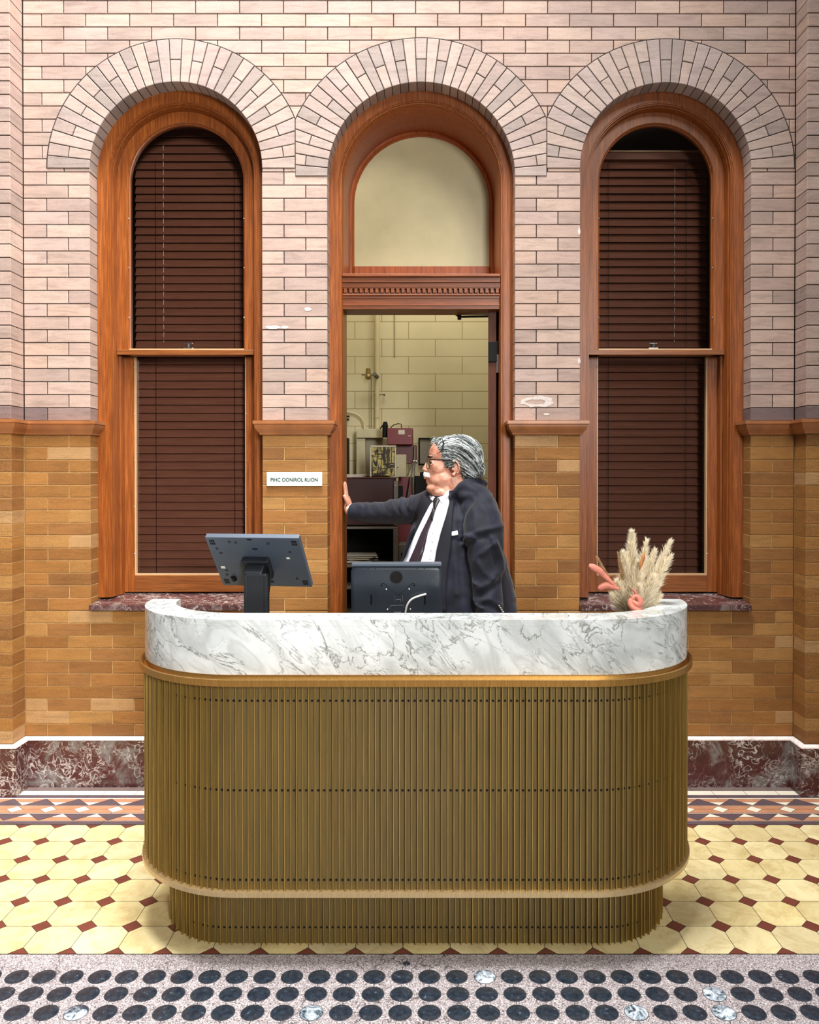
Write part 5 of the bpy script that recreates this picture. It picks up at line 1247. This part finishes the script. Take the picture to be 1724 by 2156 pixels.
def hairpt(px, py, side, lift):
    """on the head, side -1 hall side, +1 room side"""
    o = V(px, py, YH+side*.3); t_ = V(px, py, YH); d = (t_-o).normalized(); h, nrm, i, ds = hbv.ray_cast(o, d, .34)
    if h is None:
        near, nn_, ii, dd = hbv.find_nearest(t_); return near+nn_*lift if near else t_
    return h+nrm*lift
b = bmesh.new()
for k in range(1150):
    side = -1 if k % 4 else 1; u = random.random()**.9
    q = [mixp(UP[i], LO[i], u) for i in range(4)]; q = [(a+random.uniform(-5, 5), c+random.uniform(-4, 4)) for a, c in q]
    t0 = random.uniform(0, .35) if random.random() < .5 else 0; t1 = min(1.0, t0+random.uniform(.45, .85)); n = 13; ph = random.uniform(0, 6.28); am = random.uniform(.6, 3.0); lift = random.uniform(.001, .008); pts = []
    for i in range(n):
        t_ = t0+(t1-t0)*i/(n-1); x_, y_ = bez(*q, t_); w_ = math.sin(ph+t_*13)*am; 
        p = hairpt(x_+w_*.4, y_+w_, side, lift*(1-.4*abs(2*i/(n-1)-1)))
        if t_ > .85: p = p+Vector((.05, 0, .02))*(t_-.85)*random.uniform(-.1, 1)
        pts.append(p)
    r_ = random.uniform(.0008, .0019); tube(b, pts, [r_*(.5+.5*math.sin(PI*(i+.6)/(n+.2))) for i in range(n)], 4)
for k in range(260):                              # curls turning out at the nape, waves at the brow, white tufts over the ear
    pts = []; kind_ = k % 3
    if kind_ == 0: c0_ = (1008+random.uniform(-12, 5), 995+random.uniform(-14, 8)); rr = random.uniform(4, 11); a0 = random.uniform(-2.4, -.6); da = 2.2
    elif kind_ == 1: c0_ = (917+random.uniform(-4, 14), 932+random.uniform(-4, 7)); rr = random.uniform(4, 9); a0 = random.uniform(-3.3, -2.2); da = 2.3
    else: c0_ = (942+random.uniform(-5, 10), 974+random.uniform(-5, 6)); rr = random.uniform(3, 8); a0 = random.uniform(-1.2, 1.0); da = 1.5
    ys = YH-random.uniform(-.07, .07) if kind_ < 2 else 0; lift = random.uniform(.001, .006)
    for i in range(9):
        a_ = a0+da*i/8; x_, y_ = c0_[0]+rr*math.cos(a_), c0_[1]+rr*math.sin(a_)
        pts.append(onface(x_, y_, lift)[0] if kind_ == 2 else (V(x_, y_, ys)))
    tube(b, pts, [random.uniform(.0008, .0015)*(.6+.4*math.sin(PI*i/8)) for i in range(9)], 4)
build('hair_strands', b, 'hair', cap)
b = bmesh.new()                                  # loose lock over the brow
tube(b, [V(*p, YH-.066-.008*math.sin(i)) for i, p in enumerate(((930, 922), (934, 932), (932, 944), (926, 952), (918, 955)))], [.001, .0035, .0035, .002, .0006], 8); k = build('forelock', b, 'hair_d', cap)
# moustache, brows, glasses, eye
M['whitehair'] = plain('white_whisker', srgb(226,222,218), .6, var=.1)
b = bmesh.new()
for k in range(260):
    s_ = random.uniform(-1, 1); p = V(893.5+abs(s_)*9+random.uniform(-1, 1), 996+random.uniform(-1.5, 2.5), YH+s_*.030)
    strand(b, p, Vector((-.25+.5*abs(s_)*.6, s_*.5-.25 if s_ < 0 else .3, -1)), random.uniform(.010, .018), .0008, 0)
for k in range(420):
    t_ = random.random(); p, nrm = onface(893+11*t_, 995.5+4*t_+random.uniform(-2.5, 3.5), .0005)
    strand(b, p, nrm*.5+Vector((.5*t_-.1, 0, -1)), random.uniform(.006, .012), .0008, 0)
el(b, 896.5, 999, 4, 3.2, .022); el(b, 901, 1001, 4, 4.5, .030)
build('moustache', b, 'whitehair', person)
for s_ in (-1, 1):
    b = bmesh.new()
    for k in range(110): p = V(901.5+k*.09, 962.5+random.uniform(-1.5, 1.5), YH+s_*(.012+.0005*k*1.1)-.0*0); strand(b, p+Vector((-.004, s_*.004, 0)), Vector((.4, s_*.8, .35)), .011, .0009, .2)
    build('eyebrow', b, 'hair_d', person)
EW = plain('eye_white', srgb(205,190,182), .2)
for s_ in (-1, 1):
    b = bmesh.new(); ball(b, V(911, 975, YH+s_*.037), .0120, 20, 12); e_ = build('eye', b, EW, person)
    b = bmesh.new(); ball(b, V(907.4, 975, YH+s_*.041), .0060, 14, 10); build('iris', b, 'black', e_)
    b = bmesh.new()
    for o_ in (.0095, -.0085): tube(b, [V(911, 975, YH+s_*.037)+Vector((-.0125*math.cos(a_), s_*.0125*math.sin(a_), o_*math.cos((a_-.55)*.9))) for a_ in [-.5+k*.26 for k in range(9)]], .0035, 8)
    build('eyelid', b, 'skin', e_)
g_ = bmesh.new(); ge = bmesh.new()
for s_ in (-1, 1):
    ctr = V(901.5, 977, YH+s_*.036); ax = Vector((.30, s_*1.0, 0)).normalized(); up = Vector((.04, 0, 1)); ring = []
    for q in range(25):
        a_ = 2*PI*q/24; cx_, sy_ = math.cos(a_), math.sin(a_); k_ = (abs(cx_)**4+abs(sy_)**4)**-.25; ring.append(ctr+ax*.0265*cx_*k_+up*.0215*sy_*k_)
    tube(g_, ring, .0015, 6, Vector((1, 0, 0)), caps=False); face(ge, [ge.verts.new(p) for p in ring[:-1]])
    a_ = V(906, 967.5, YH+s_*.066); tube(g_, [ctr+ax*.027+up*.017, a_, V(930, 968, YH+s_*.078), V(952, 969, YH+s_*.084), V(961, 975, YH+s_*.084)], .0026, 8)
tube(g_, [V(900, 972, YH-.011), V(899, 970, YH), V(900, 972, YH+.011)], .002, 8, Vector((0, 0, 1)))
gf = build('glasses', g_, 'black', person); build('lens', ge, 'glass', gf)
print('SCENE BUILT', len(bpy.data.objects), sum(len(m_.polygons) for m_ in bpy.data.meshes))
